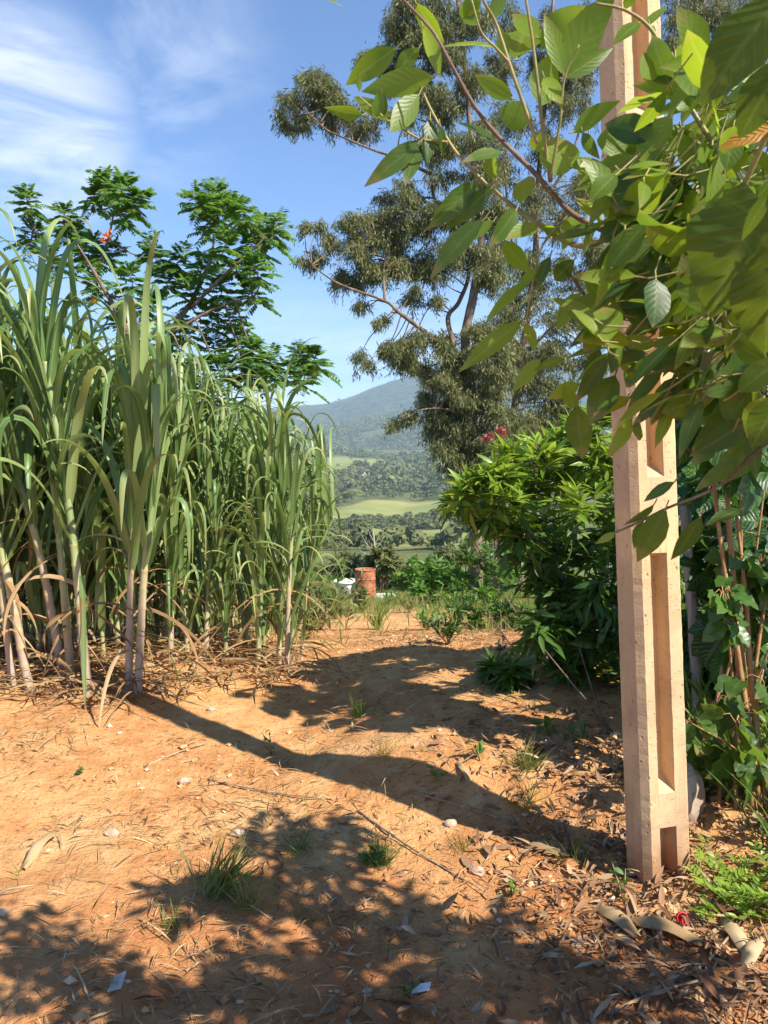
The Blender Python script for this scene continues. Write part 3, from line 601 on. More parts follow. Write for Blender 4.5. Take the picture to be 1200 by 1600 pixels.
for (bp_, ln, H, rd, lab) in hero:
    b = gpt(*bp_); hs = H * 0.6; dpx = ln[0] * hs / 1.0 / FPX * b[1] / 0.75
    make_cane(b, (1.07 if bp_[0] < 160 else 1.0) * H * rng.uniform(0.98, 1.03), (dpx * 0.9, 0.0), rng, rd, 17 if bp_[0] < 300 else 13, 1.25 if bp_[0] < 300 else 0.95, 0.054 if bp_[0] < 300 else 0.034, lab, GRP, 6, 0.60, lowleaf=bp_[0] > 300)
Htop = lambda px: np.interp(px, [-200, 0, 120, 200, 270, 350, 420, 480], [2.95, 3.0, 2.8, 2.45, 2.25, 2.0, 1.8, 1.65])
cnt = 0
for row, dpt in enumerate((4.75, 5.15, 5.55, 6.0, 6.6)):
    x0, x1 = -140 - row * 25, 440 - row * 6
    for px in np.arange(x0, x1, 33 - row * 1.5):
        p = px + rng.uniform(-13, 13); d = dpt + rng.uniform(-0.16, 0.16) + max(0, (p - 200) / 250) * 0.75
        x = (p - 600) / FPX * d; b = gp(x, d); H = Htop(p) * rng.uniform(0.9, 1.06)
        if row == 0 and 20 < p < 235: continue
        if p < 150: lab = 'green sugar cane in the tall thicket behind the clear stalks at left'
        elif p < 320: lab = 'green sugar cane in the dense middle of the stand'
        else: lab = 'low arching sugar cane in the shorter right half of the stand'
        make_cane(b, H, (rng.normal(0.0, 0.12) + (0.17 if p > 360 else 0.05 if p > 300 else -0.03), rng.normal(-0.03, 0.1)), rng, rng.uniform(0.014, 0.02), int(rng.integers(17, 22)) + (9 if p > 250 else 2), (1.15 if p < 300 else 1.08), rng.uniform(0.052, 0.074) * (1 if p < 250 else 0.56), lab, GRP, int(rng.integers(1, 4)), 0.62 if p < 300 else 0.68, green=rng.uniform(0.35, 0.7))
        cnt += 1
# loose green leaves that flop on to the ground at the front of the stand
for k, (a, tpx, lab) in enumerate((((215, 985), (330, 1108), 'long green cane leaf flopped on the ground, tip reaching farthest right'), ((205, 990), (290, 1100), 'green cane leaf drooping to the soil just left of the longest one'), ((128, 900), (133, 1112), 'narrow cane leaf hanging straight down before the pale stalk'))):
    p0 = P(*a, 4.35); p1 = gpt(*tpx); mb = MB(); pm = (p0 + p1) / 2 + np.array([0.04 if k < 2 else 0.0, 0, 0.12 if k < 2 else 0])
    pth = curve([p0, pm, p1 + np.array([0, 0, 0.015])], 14); s = np.linspace(0, 1, 14); hw = 0.021 * np.clip(1 - s ** 3, 0, 1) ** 0.7 + 0.0008
    side = unit(np.cross(np.gradient(pth, axis=0), [0.2, 0.3, 1.0]))
    if k == 2: side = np.repeat([[1.0, 0, 0]], 14, 0); hw = hw * 0.8
    V = np.stack([pth - side * hw[:, None] + [0, 0, 0.006], pth, pth + side * hw[:, None] + [0, 0, 0.006]], 1).reshape(-1, 3); Q = []
    for i in range(13): Q += [(3 * i, 3 * i + 1, 3 * i + 4, 3 * i + 3), (3 * i + 1, 3 * i + 2, 3 * i + 5, 3 * i + 4)]
    A = np.zeros((14, 3, 3)); A[:, 0, 0] = -1; A[:, 2, 0] = 1; A[:, :, 1] = s[:, None] * 0.9; A[:, :, 2] = 0.5
    mb.add(V, Q, None, A.reshape(-1, 3)); tag(mb.build('cane_leaf', M['cane_leaf'], None, True), lab, 'leaf')
# dead leaf trash under the cane (uncountable)
rng = np.random.default_rng(12); mb = MB()
for i in range(900):
    px = rng.uniform(-140, 480); d = rng.uniform(4.15, 5.3) + max(0, (px - 200) / 250) * 0.7; x = (px - 600) / FPX * d; b = gp(x, d)
    blade(mb, b + [0, 0, rng.uniform(0.0, 0.10)], rng.uniform(0, 6.28), np.radians(rng.uniform(55, 95)), np.radians(rng.uniform(88, 125)), rng.uniform(0.12, 0.5), rng.uniform(0.006, 0.022), rng, 1, 5, rng.normal(0, 0.8))
tag(mb.build('cane_trash', M['dry_cane']), 'brown dead cane leaves heaped round the foot of the cane stand', 'dead leaves', kind='stuff')

# ------------------------------------------------------------------ generic woody plants
T_LANCE = leaf_tmpl(5, 0.38, 0.30, 0.25, 0.18)
T_SLIM = leaf_tmpl(5, 0.36, 0.25, 0.3, 0.20)
T_LANCE4 = leaf_tmpl(3, 0.4, 0.30, 0.2, 0.12)
T_NARROW = leaf_tmpl(2, 0.45, 0.17, 0.1, 0.10)
T_OVAL = leaf_tmpl(6, 0.45, 0.50, 0.22, 0.22, 0.8, wave=0.12)
T_HEART = leaf_tmpl(8, 0.30, 0.82, 0.20, 0.30, 0.9, heart=0.10, wave=0.22)
T_BLADE = leaf_tmpl(4, 0.15, 0.06, 0.3, 0.30, 0.7)
T_CHIP = leaf_tmpl(2, 0.5, 0.35, 0.4, 0.15)
def limb(mb, pts, r0, r1, n=None, k=7, wob=0.0, rng=None):
    pts = np.asarray(pts, float); n = n or max(6, len(pts) * 6); pth = curve(pts, n)
    tube(mb, pth, np.linspace(r0, r1, n), k, wob=wob, rng=rng); return pth
def spray_clumps(rng, clumps, ntw, tw, nl, size, up=0.3, hang=0.0, ang=0.9, woody=None, twr=0.003, center=None):
    """twigs fanning out of each clump centre with leaves set along them -> pos, dir, normal, size"""
    Po, Di, No, Si = [], [], [], []
    for c, r in clumps:
        c = np.asarray(c, float); k = max(2, int(ntw * (0.7 + 0.6 * rng.random())))
        dirs = unit(rdir(rng, k) + np.array([0, 0, up])); st = c + rdir(rng, k) * r * 0.45 * rng.random((k, 1)) ** 0.5
        for s0, d in zip(st, dirs):
            L = r * tw * rng.uniform(0.55, 1.0); t = np.linspace(0.18, 1, nl)
            pth = s0 + np.outer(t, d) * L + np.outer(t ** 2, [0, 0, -hang * L])
            dd = unit(d + np.outer(t, [0, 0, -2 * hang]))
            sd = unit(np.cross(dd, UP + 0.1 * rdir(rng, 1)[0])); sg = np.where(np.arange(nl) % 2 == 0, 1, -1)[:, None]
            ld = unit(dd * math.cos(ang) + sd * sg * math.sin(ang) + 0.25 * rng.standard_normal((nl, 3)) + np.array([0, 0, -hang * 0.8]))
            ld[-1] = unit(dd[-1] + 0.15 * rng.standard_normal(3))
            Po.append(pth); Di.append(ld); No.append(unit(UP + 0.45 * rng.standard_normal((nl, 3)))); Si.append(size * rng.uniform(0.65, 1.15, nl))
            if woody is not None: tube(woody, np.vstack([s0, pth[nl // 2], pth[-1]]), [twr, twr * 0.8, twr * 0.5], 3, cap=False, rng=rng)
    return np.concatenate(Po), np.concatenate(Di), np.concatenate(No), np.concatenate(Si)

# ------------------------------------------------------------------ flowering tree behind the cane
def build_tulip():
    rng = np.random.default_rng(21); D = 8.4
    base = gp((250 - 600) / FPX * D, D)
    root = thing('flowering_tree', base, 'dark green feathery-leaved tree with orange blossoms rising behind the cane', 'tree')
    Cl = [(45, 318), (50, 370), (100, 345), (120, 370), (165, 292), (190, 300), (152, 312), (215, 318), (200, 335), (140, 395), (170, 400), (80, 410),
          (310, 318), (335, 310), (352, 325), (328, 350), (375, 335), (412, 360), (430, 362), (395, 385), (350, 390), (375, 420), (400, 425), (320, 420), (345, 455), (395, 462), (300, 460), (280, 410), (260, 440), (240, 400), (205, 440), (230, 480), (330, 500), (290, 520), (365, 500), (260, 540), (190, 500),
          (335, 548), (375, 535), (395, 555), (350, 580), (420, 572), (445, 585), (470, 560), (492, 565), (475, 590), (310, 580), (390, 590), (150, 450), (290, 600), (240, 590), (340, 620)]
    w = MB(); hub = P(255, 640, D)
    limb(w, [base - [0, 0, 0.1], base * 0.5 + hub * 0.5 + [0.05, 0, 0], hub], 0.10, 0.075, wob=0.05, rng=rng)
    knots = {'a': [(255, 640), (200, 520), (150, 430), (120, 380)], 'b': [(255, 640), (270, 520), (300, 470), (330, 400), (335, 340)], 'c': [(255, 640), (330, 600), (400, 585), (460, 580)],
             'd': [(300, 480), (350, 430), (395, 390), (415, 370)], 'e': [(150, 430), (170, 370), (180, 320)], 'f': [(150, 430), (80, 400), (45, 340)], 'g': [(270, 520), (320, 490), (370, 470), (395, 465)]}
    nodes = []
    for i, (k, v) in enumerate(knots.items()):
        dd = D + (i % 3 - 1) * 0.35
        pth = limb(w, [hub if j == 0 and v[0] == (255, 640) else P(*q, dd) for j, q in enumerate(v)], 0.045 if k in 'abc' else 0.02, 0.006, 18, 6, rng=rng); nodes.append(pth)
    nodes = np.concatenate(nodes); f = MB(); nw = MB()
    for j, (px, py) in enumerate(Cl):
        c = P(px, py, D + rng.uniform(-0.5, 0.5)); q = nodes[np.argmin(np.linalg.norm(nodes - c, axis=1))]
        ax = unit(np.array([rng.normal(0, 0.45), rng.normal(0, 0.4), 1.0])); c0 = c - ax * 0.10
        limb(w, [q, (q + c0) / 2 + [0, 0, -0.03], c0, c + ax * 0.08], 0.011, 0.004, 8, 4, rng=rng)
        nf = int(rng.integers(20, 26))
        for i in range(nf):                              # feather-like leaves in a whorl
            y = i / nf; az = i * 2.4 + rng.normal(0, 0.2); th = math.radians(25 + 75 * (1 - y) + rng.normal(0, 8))
            s0 = c0 + ax * (0.20 * y); d0 = np.array([math.sin(th) * math.cos(az), math.sin(th) * math.sin(az), math.cos(th)])
            L = rng.uniform(0.17, 0.29) * (0.75 + 0.25 * (1 - y)); nn = 7; t = np.linspace(0.22, 1, nn)
            pth = s0 + np.outer(t, d0) * L + np.outer(t ** 2, [0, 0, -0.35 * L * math.sin(th)]); dd = unit(d0 + np.outer(t, [0, 0, -0.6 * math.sin(th)]))
            sd = unit(np.cross(dd, UP)); tgt = nw if (y > 0.75 and j % 2 == 0) else f
            for sg in (-1, 1):
                leaves(tgt, T_LANCE4, pth, unit(dd * 0.65 + sd * sg + [0, 0, -0.25]), UP + 0.3 * rng.standard_normal((nn, 3)), 0.098 * rng.uniform(0.8, 1.1, nn) * (1 - 0.35 * t ** 3), np.full(nn, 1.45), rng)
            tube(w, np.vstack([s0, pth[3], pth[-1]]), 0.002, 3, cap=False, rng=rng)
    w.build('trunk', M['bark'], root, True); f.build('crown', M['tulip'], root); nw.build('young_leaves', M['tulip_new'], root)
    fl = MB()
    for px, py in ((165, 368), (170, 372), (161, 378), (146, 470), (172, 362)):
        c = P(px, py, D - 0.75); n = 8
        leaves(fl, T_OVAL, np.repeat([c], n, 0), unit(rdir(rng, n) + [0, 0, 0.6]), rdir(rng, n), 0.042, None, rng)
    fl.build('blossoms', M['orange_flower'], root)
build_tulip()

# ------------------------------------------------------------------ eucalyptus trees
def build_euc(base, limbs, clumps, D, label, seed, r0, nl=46, spread=0.9):
    rng = np.random.default_rng(seed); root = thing('eucalyptus_tree', base, label, 'tree')
    w = MB(); nodes = []
    for pts, ra, rb in limbs:
        pp = [base - [0, 0, 0.3] if q is None else P(q[0], q[1], D + (q[2] if len(q) > 2 else 0)) for q in pts]
        nodes.append(limb(w, pp, ra, rb, max(10, 8 * len(pp)), 8, 0.03, rng))
    nodes = np.concatenate(nodes); f = MB(); px2m = D / FPX
    for cx, cy, cr in clumps:
        r = cr * px2m; 
        for rep in range(4 if cr > 24 else 2):
            c = P(cx + rng.normal(0, cr * 0.36), cy + rng.normal(0, cr * 0.36), D + rng.uniform(-spread, spread)); q = nodes[np.argmin(np.linalg.norm(nodes - c, axis=1) + 0.4 * (nodes[:, 2] > c[2]))]
            mid = (q + c) / 2 + rdir(rng, 1)[0] * 0.12 * np.linalg.norm(q - c)
            limb(w, [q, mid, c], 0.028, 0.008, 8, 4, rng=rng)
            k = max(4, int(13 * (cr / 28) ** 1.3)); dirs = unit(rdir(rng, k) * [1, 1, 0.8] + [0, 0, 0.35]); 
            for d in dirs:                               # arching twig with leaves hanging from it
                L = r * rng.uniform(0.5, 1.15); m = int(1.75 * nl * rng.uniform(0.5, 1.1)); t = rng.random(m) ** 0.7
                st = c + rdir(rng, 1)[0] * r * 0.3
                pth = st + np.outer(t, d) * L + np.outer(t ** 2, [0, 0, -0.65 * L])
                tube(w, np.array([st + d * L * a + np.array([0, 0, -0.65 * L * a * a]) for a in (0, 0.5, 1)]), [0.007, 0.005, 0.002], 3, cap=False, rng=rng)
                ld = unit(np.array([0, 0, -1.0]) + 0.55 * rng.standard_normal((m, 3)) + 0.3 * d)
                leaves(f, T_NARROW, pth + 0.09 * rng.standard_normal((m, 3)), ld, rdir(rng, m), rng.uniform(0.13, 0.24, m), rng.uniform(0.75, 1.15, m), rng)
    w.build('trunk', M['euc_bark'], root, True); f.build('crown', M['euc'], root)
D1 = 27.0
e1 = gp((745 - 600) / FPX * D1, D1)
c_ul = [(448, 188, 20), (460, 158, 24), (490, 118, 26), (500, 150, 28), (522, 165, 24), (478, 190, 18), (518, 190, 20), (548, 178, 20), (562, 200, 20), (590, 190, 22), (572, 88, 14), (600, 74, 20), (612, 100, 22), (622, 42, 26), (652, 62, 30), (640, 10, 28), (684, 30, 34), (700, 90, 30), (660, 128, 26), (690, 160, 30), (630, 178, 20), (652, 222, 22), (690, 222, 26), (700, 278, 22), (620, 250, 10), (740, 30, 30), (735, 130, 28)]
c_mid = [(488, 362, 16), (478, 410, 12), (505, 400, 16), (522, 370, 20), (545, 358, 22), (562, 395, 26), (530, 428, 20), (576, 338, 24), (610, 328, 26), (600, 370, 30), (640, 308, 26), (650, 360, 30), (620, 410, 30), (580, 430, 26), (556, 450, 20), (660, 420, 28), (690, 340, 28), (700, 390, 28), (640, 455, 20), (566, 480, 12), (594, 500, 10), (735, 330, 30), (742, 400, 30), (770, 430, 28), (740, 215, 30), (762, 280, 30), (680, 470, 14), (770, 340, 30)]
c_low = [(582, 560, 16), (600, 548, 20), (626, 545, 26), (655, 535, 24), (684, 545, 26), (640, 575, 18), (668, 590, 18), (692, 590, 28), (712, 610, 26), (636, 650, 14), (614, 660, 9), (662, 656, 24), (690, 648, 28), (720, 650, 28), (706, 690, 28), (680, 690, 14), (740, 615, 32), (770, 580, 30), (762, 700, 30), (732, 720, 26), (712, 745, 16), (748, 740, 26), (735, 560, 24), (755, 520, 26), (780, 640, 32), (745, 770, 20), (740, 800, 14), (788, 705, 26), (700, 720, 20), (670, 625, 22), (720, 580, 28), (705, 565, 24), (760, 745, 26), (775, 670, 30), (655, 575, 20), (725, 690, 26), (700, 610, 26), (762, 620, 30), (780, 545, 30)]
build_euc(e1, [([None, (744, 860), (742, 780), (738, 690), (735, 600), (727, 530), (740, 460), (752, 380), (745, 300), (735, 200), (725, 90), (715, 0), (705, -120)], 0.25, 0.04),
               ([(733, 570), (709, 552), (662, 517, -0.4), (622, 487, -0.6), (601, 470, -0.7), (531, 444, -0.8), (487, 415, -0.9)], 0.11, 0.018),
               ([(709, 540), (700, 496, 0.3), (718, 470, 0.5), (732, 417, 0.6), (700, 340, 0.6), (676, 300, 0.4), (672, 200, 0.3), (670, 100, 0.2), (660, 20, 0)], 0.09, 0.03),
               ([(672, 272, 0.3), (640, 255, -0.2), (617, 245, -0.4), (585, 235, -0.5), (530, 212, -0.6), (507, 200, -0.7), (470, 165, -0.8)], 0.065, 0.018),
               ([(601, 470, -0.7), (600, 420, -0.5), (610, 360, -0.3)], 0.05, 0.015), ([(738, 660), (700, 640, -0.5), (660, 640, -0.8), (640, 650, -0.8)], 0.05, 0.012)],
          c_ul + c_mid + c_low, D1, 'tall spreading eucalyptus with drooping olive leaves and a long left limb, beyond the path', 41, 0.24)
D2 = 31.0
e2 = gp((815 - 600) / FPX * D2, D2)
c2 = [(x, y, r) for x, y, r in [(800, 180, 40), (790, 250, 38), (830, 320, 38), (860, 230, 34), (885, 150, 38), (905, 100, 38), (800, 400, 36), (842, 430, 38), (795, 490, 36), (802, 545, 36), (830, 600, 38), (862, 560, 36), (835, 660, 38), (870, 625, 36), (882, 500, 36), (900, 420, 34), (880, 350, 34), (915, 300, 32), (920, 560, 30), (900, 660, 34), (800, 690, 32), (850, 100, 30), (930, 40, 34), (860, 30, 32), (940, 380, 26), (820, 735, 30), (860, 700, 30), (780, 110, 26), (800, 40, 28)]]
build_euc(e2, [([None, (812, 800), (800, 690), (815, 560), (835, 420), (840, 300), (850, 180), (860, 60), (870, -80)], 0.20, 0.05), ([(815, 560), (870, 500), (905, 440)], 0.07, 0.02), ([(838, 330), (890, 250), (915, 160), (935, 60)], 0.07, 0.02), ([(830, 440), (800, 380), (790, 260), (800, 150)], 0.06, 0.02)],
          c2, D2, 'eucalyptus standing behind the right-hand shrub, its crown half hidden by the near branches', 42, 0.2, 40)
D3 = 33.0
e3 = gp((1120 - 600) / FPX * D3, D3)
build_euc(e3, [([None, (1120, 700), (1115, 400), (1105, 150), (1100, 0), (1095, -120)], 0.22, 0.07), ([(1108, 180), (1060, 80), (1040, 0)], 0.07, 0.02), ([(1112, 300), (1160, 180), (1190, 60)], 0.07, 0.02)],
          [(1060, 20, 34), (1095, 50, 34), (1120, 20, 34), (1150, 50, 32), (1080, -20, 36), (1130, 90, 30), (1170, 10, 34), (1190, 80, 30), (1050, 70, 22), (1100, 110, 28), (1150, 150, 30), (1190, 180, 30), (1110, 190, 26), (1060, 130, 22), (1140, 260, 30), (1180, 330, 30), (1090, 300, 28)], D3, 'eucalyptus crown showing at the top right between the pole and the big leaves', 43, 0.22, 36)

# ------------------------------------------------------------------ bushes, weeds and grass around the path
def bush(name, base, clumps, mats, label, cat, rng, leaf=0.09, tm=T_LANCE, ntw=14, nl=7, up=0.4, hang=0.15, group=None, trunk='bark', stems=4, twr=0.003, frac_new=0.0, sr=0.018, tw=1.1):
    root = thing(name, base, label, cat, group); w = MB(); base = np.asarray(base, float)
    for i, (c, r) in enumerate(clumps):
        if i % max(1, len(clumps) // (stems * 3)) == 0:
            c = np.asarray(c, float); mid = base * 0.45 + c * 0.55 + np.array([0, 0, -0.08 * abs(c[2] - base[2])])
            limb(w, [base + rdir(rng, 1)[0] * [0.06, 0.06, 0], mid, c], sr, sr * 0.25, 10, 5, rng=rng)
    po, di, no, si = spray_clumps(rng, clumps, ntw, tw, nl, leaf, up, hang, woody=w, twr=twr)
    zt = np.array([c[2] + 0.4 * r for c, r in clumps]); f = MB(); g_ = MB()
    if len(mats) > 1 and frac_new > 0:
        zz = po[:, 2] + 0.12 * rng.standard_normal(len(po)); th = np.quantile(zz, 1 - frac_new); nw = zz > th
    else: nw = np.zeros(len(po), bool)
    leaves(f, tm, po[~nw], di[~nw], no[~nw], si[~nw], None, rng); f.build('foliage', M[mats[0]], root)
    if nw.any():
        leaves(g_, tm, po[nw], unit(di[nw] + [0, 0, 0.35]), no[nw], si[nw], None, rng); g_.build('young_leaves', M[mats[1]], root)
    w.build('stems', M[trunk], root, True); return root
rng = np.random.default_rng(51)
# the bright shrub left of the pole
Sh = [(712, 790, 14), (730, 772, 18), (757, 762, 24), (780, 742, 24), (802, 718, 22), (842, 722, 28), (872, 702, 28), (902, 692, 32), (940, 668, 32), (932, 720, 38), (882, 752, 38), (832, 772, 38), (784, 790, 32), (765, 812, 20), (812, 832, 36), (862, 820, 42), (912, 800, 42), (950, 780, 38), (836, 872, 34), (882, 880, 42), (930, 870, 42), (870, 940, 40), (922, 940, 42), (955, 920, 38), (845, 985, 28), (900, 1000, 42), (942, 1010, 38), (882, 1048, 30), (932, 1068, 36), (800, 1052, 14), (775, 1045, 8), (952, 1120, 28), (922, 1108, 22), (872, 1088, 14), (960, 840, 36), (965, 980, 34), (965, 1060, 30), (985, 720, 34), (985, 860, 34), (985, 980, 34), (860, 970, 32), (905, 1050, 34), (900, 1090, 26), (940, 1130, 28), (850, 905, 30), (895, 950, 40), (930, 960, 40)]
DS = 4.5
b = gpt(938, 1140)
bush('leafy_shrub', b, [(P(x, y, DS + rng.uniform(-0.35, 0.35)), r * DS / FPX * 1.15) for x, y, r in Sh], ['shrub', 'shrub_new'], 'bushy shrub with lime green tips and dark drooping lower leaves, left of the pole', 'shrub', rng, 0.132, T_SLIM, 20, 7, 0.45, 0.22, stems=1, frac_new=0.34, sr=0.005)
# undergrowth beyond the shrub on the right of the path
def px_clumps(lst, D, sp=0.3): return [(P(x, y, D + rng.uniform(-sp, sp)), r * D / FPX) for x, y, r in lst]
b = gpt(790, 1015)
bush('weedy_bush', b, px_clumps([(760, 960, 18), (775, 985, 18), (745, 975, 14), (790, 960, 20), (800, 990, 20), (780, 940, 16), (755, 930, 14), (815, 960, 22), (820, 1000, 16), (765, 1005, 12)], 9.0), ['bush', 'bush_bright'], 'low dark green weedy bush at the right edge of the path, shaded by trees', 'bush', rng, 0.11, T_LANCE, 12, 7, 0.6, 0.1, frac_new=0.45, sr=0.008)
b = gp((660 - 600) / FPX * 19, 19.0)
bush('cassava_bush', b, px_clumps([(640, 915, 14), (660, 905, 15), (680, 915, 16), (655, 925, 12), (625, 912, 10), (700, 912, 14), (685, 890, 16), (660, 888, 14), (705, 892, 15), (670, 930, 12), (645, 898, 10), (700, 930, 12)], 19.0, 0.6), ['bush_bright'], 'bright bluish-green leafy bush on the path just right of the rusty drum', 'bush', rng, 0.24, T_LANCE, 13, 7, 0.7, 0.1, sr=0.02)
b = gp((715 - 600) / FPX * 16, 16.0)
bush('roadside_bush', b, px_clumps([(715, 930, 16), (735, 915, 18), (755, 925, 18), (730, 950, 14), (765, 900, 18), (785, 920, 20), (715, 905, 14), (800, 900, 20), (795, 880, 18), (735, 880, 18), (760, 870, 18), (715, 950, 14), (745, 965, 16)], 16.0, 0.6), ['bush_bright', 'bush'], 'green bush under the eucalyptus trunk beside the shaded patch of path', 'bush', rng, 0.20, T_LANCE, 13, 7, 0.7, 0.1, frac_new=0.3, sr=0.02)
b = gp((596 - 600) / FPX * 26, 26.0)
bush('small_tree', b, px_clumps([(580, 878, 10), (592, 870, 12), (605, 872, 12), (615, 882, 10), (598, 885, 12), (585, 893, 9), (610, 895, 9)], 26.0, 0.7), ['bush_olive'], 'small dark round-topped tree directly behind the rusty drum', 'tree', rng, 0.22, T_OVAL, 22, 8, 0.3, 0.1, stems=3, sr=0.05)
lst = [(24.5, 500, 895, 16, 'bush_olive', 'olive scrub behind the right end of the cane, left of the white tub'), (30, 535, 880, 16, 'bush_olive', 'pale olive bush between the cane tips and the white dead tree'),
       (33, 640, 878, 18, 'bush_olive', 'grey-green bush just below the tan hillside field, right of the small dark tree'), (36, 685, 872, 20, 'bush_bright', 'rounded green bush left of the eucalyptus trunk, on the slope'), (42, 655, 862, 16, 'bush_bright', 'feathery green bush at the brow of the slope, topmost of the scrub'),
       (29, 715, 885, 20, 'bush_bright', 'fresh green bush leaning toward the eucalyptus trunk'), (48, 560, 862, 18, 'bush_olive', 'dusty bush at the foot of the white dead tree'), (46, 520, 860, 20, 'bush_olive', 'dark bush showing through the last cane leaves'), (55, 610, 858, 13, 'bush_olive', 'small bush on the edge of the tan field'),
       (40, 730, 850, 20, 'bush', 'dark bush behind the eucalyptus trunk'), (26, 790, 868, 24, 'bush_bright', 'bright bush seen between the shrub and the eucalyptus trunk'), (27, 850, 860, 28, 'bush', 'tall bush behind the leafy shrub near the pole'), (30, 450, 880, 22, 'bush', 'bush hidden behind the cane stand right end'),
       (24, 660, 895, 16, 'bush_bright', 'light green weeds mound behind the bluish bush'), (38, 600, 885, 14, 'bush_bright', 'pale green sapling clump right behind the small dark tree'), (60, 700, 850, 22, 'bush_olive', 'dull green tree on the far brow left of the trunk')]
for D, px, py, r, m, lab in lst:
    py += 22 if px < 720 else 0; r *= 0.72 if px < 720 else 1; k = 9; cl = [(px + rng.uniform(-1, 1) * r * 1.3, py + rng.uniform(-0.7, 1.2) * r, r * rng.uniform(0.5, 0.8)) for _ in range(k)]
    bs = gp((px - 600) / FPX * D, D)
    bush('bush', bs, px_clumps(cl, D, r * D / FPX * 0.6), [m], lab, 'bush', rng, 0.0085 * D ** 0.95, T_LANCE4, 20, 7, 0.5, 0.1, stems=2, sr=0.03, group='bushes on the slope beyond the path')
# white dead tree
b = gp((585 - 600) / FPX * 52, 52.0); root = thing('dead_tree', b, 'bare white dead tree standing on the slope above the rusty drum', 'tree'); w = MB()
tp = P(584, 838, 52); limb(w, [b, P(586, 875, 52), tp, P(582, 828, 52)], 0.09, 0.02, rng=rng); w.build('trunk', M['pale_bark'], root, True); w = MB()
for a, c in (((585, 862), (566, 838)), ((585, 858), (602, 836)), ((584, 846), (574, 822)), ((585, 868), (560, 858))): limb(w, [P(*a, 52), P((a[0] + c[0]) / 2, (a[1] + c[1]) / 2 + 3, 52), P(*c, 52)], 0.03, 0.008, rng=rng)
w.build('bare_branches', M['pale_bark'], root, True)
# bush with red flowers behind the eucalyptus
b = gp((775 - 600) / FPX * 24.5, 24.5)
r_ = bush('flowering_bush', b, px_clumps([(775, 690, 16), (790, 700, 18), (765, 705, 14), (780, 720, 18), (800, 725, 20), (775, 750, 20), (800, 770, 24), (790, 810, 24)], 24.5, 0.4), ['bush'], 'bush topped with pinkish red flowers seen through the eucalyptus crown', 'bush', rng, 0.16, T_LANCE4, 14, 6, 0.4, 0.1, sr=0.05)
f = MB()
for px, py, r in ((768, 680, 4), (780, 674, 5), (760, 684, 3), (788, 678, 3)):
    n = 22; c = P(px, py, 23.9); leaves(f, T_OVAL, c + rdir(rng, n) * r * 27.3 / FPX, rdir(rng, n), rdir(rng, n), 0.14, None, rng)
f.build('blossoms', M['red_flower'], r_)

# ------------------------------------------------------------------ right-hand thicket: vine, hedge, fence
rng = np.random.default_rng(61)
def heartplant(name, base, clumps, label, cat, rng, size=0.13, n=14, mat='vine', up=0.2, tm=T_HEART, stem='stem_red', group=None, sr=0.012):
    root = thing(name, base, label, cat, group); w = MB(); f = MB(); base = np.asarray(base, float)
    for i, (c, r) in enumerate(clumps):
        c = np.asarray(c, float); mid = base * 0.5 + c * 0.5 + rdir(rng, 1)[0] * 0.08
        if i % 6 == 0: limb(w, [base + rdir(rng, 1)[0] * [0.10, 0.10, 0], mid, c], sr, 0.003, 10, 5, rng=rng)
        k = max(3, int(n * rng.uniform(0.7, 1.2))); p = c + rdir(rng, k) * r * rng.random((k, 1)) ** 0.4
        d = unit((p - c) * 1.0 / r + [0, 0, -0.55] + 0.4 * rng.standard_normal((k, 3)) + [0, -0.25, 0])
        nn = unit(np.array([0.25, -0.55, 0.8]) + 0.5 * rng.standard_normal((k, 3)))
        leaves(f, tm, p, d, nn, size * rng.uniform(0.6, 1.15, k), None, rng)
        for q in p: tube(w, [c, (c + q) / 2 + [0, 0, 0.02], q], [0.003, 0.0022, 0.0016], 4, cap=False, rng=rng)
    f.build('foliage', M[mat], root); w.build('stems', M[stem], root, True); return root
def pc(l, D, sp): return [(P(x, y, D + rng.uniform(-sp, sp)), r * D / FPX) for x, y, r in l]
# big ribbed-leaf climber just behind the top of the pole
heartplant('climbing_vine', gp(1.40, 3.15), pc([(1080, 320, 50), (1130, 350, 50), (1190, 310, 50), (1050, 380, 45), (1090, 430, 50), (1150, 440, 50), (1195, 420, 45), (1060, 470, 40), (1110, 520, 50), (1170, 540, 50), (1200, 620, 50), (1100, 600, 45), (1150, 640, 50), (1230, 500, 60), (1080, 660, 36), (1130, 700, 45), (1190, 720, 45), (1260, 380, 70), (1260, 640, 70)], 3.1, 0.16),
           'climbing plant with large ribbed dark leaves crowding the upper right of the pole', 'vine', rng, 0.19, 10, sr=0.006)
# hedge row farther back on the right
heartplant('hedge_bush', gp(2.1, 4.3), pc([(1085, 700, 30), (1120, 760, 35), (1160, 720, 35), (1200, 760, 40), (1100, 820, 30), (1150, 830, 35), (1190, 850, 40), (1120, 900, 30), (1180, 920, 36), (1230, 800, 50), (1230, 950, 50), (1095, 960, 26), (1150, 990, 34), (1200, 1010, 40), (1090, 1030, 28), (1130, 1060, 30), (1250, 700, 60), (1280, 880, 60)], 3.9, 0.45),
           'hedge bush with big veined light green leaves behind the fence post', 'bush', rng, 0.15, 34, sr=0.006)
heartplant('heart_leaved_plant', gp(1.48, 2.95), pc([(1080, 1130, 24), (1110, 1150, 30), (1150, 1130, 34), (1120, 1100, 26), (1180, 1110, 34), (1160, 1180, 30), (1110, 1195, 22), (1200, 1190, 36), (1090, 1165, 18), (1190, 1060, 34), (1230, 1130, 50)], 2.95, 0.12),
           'plant with broad dark heart-shaped leaves low at the right of the pole', 'plant', rng, 0.125, 7, 'near_dark', tm=T_HEART, sr=0.006)
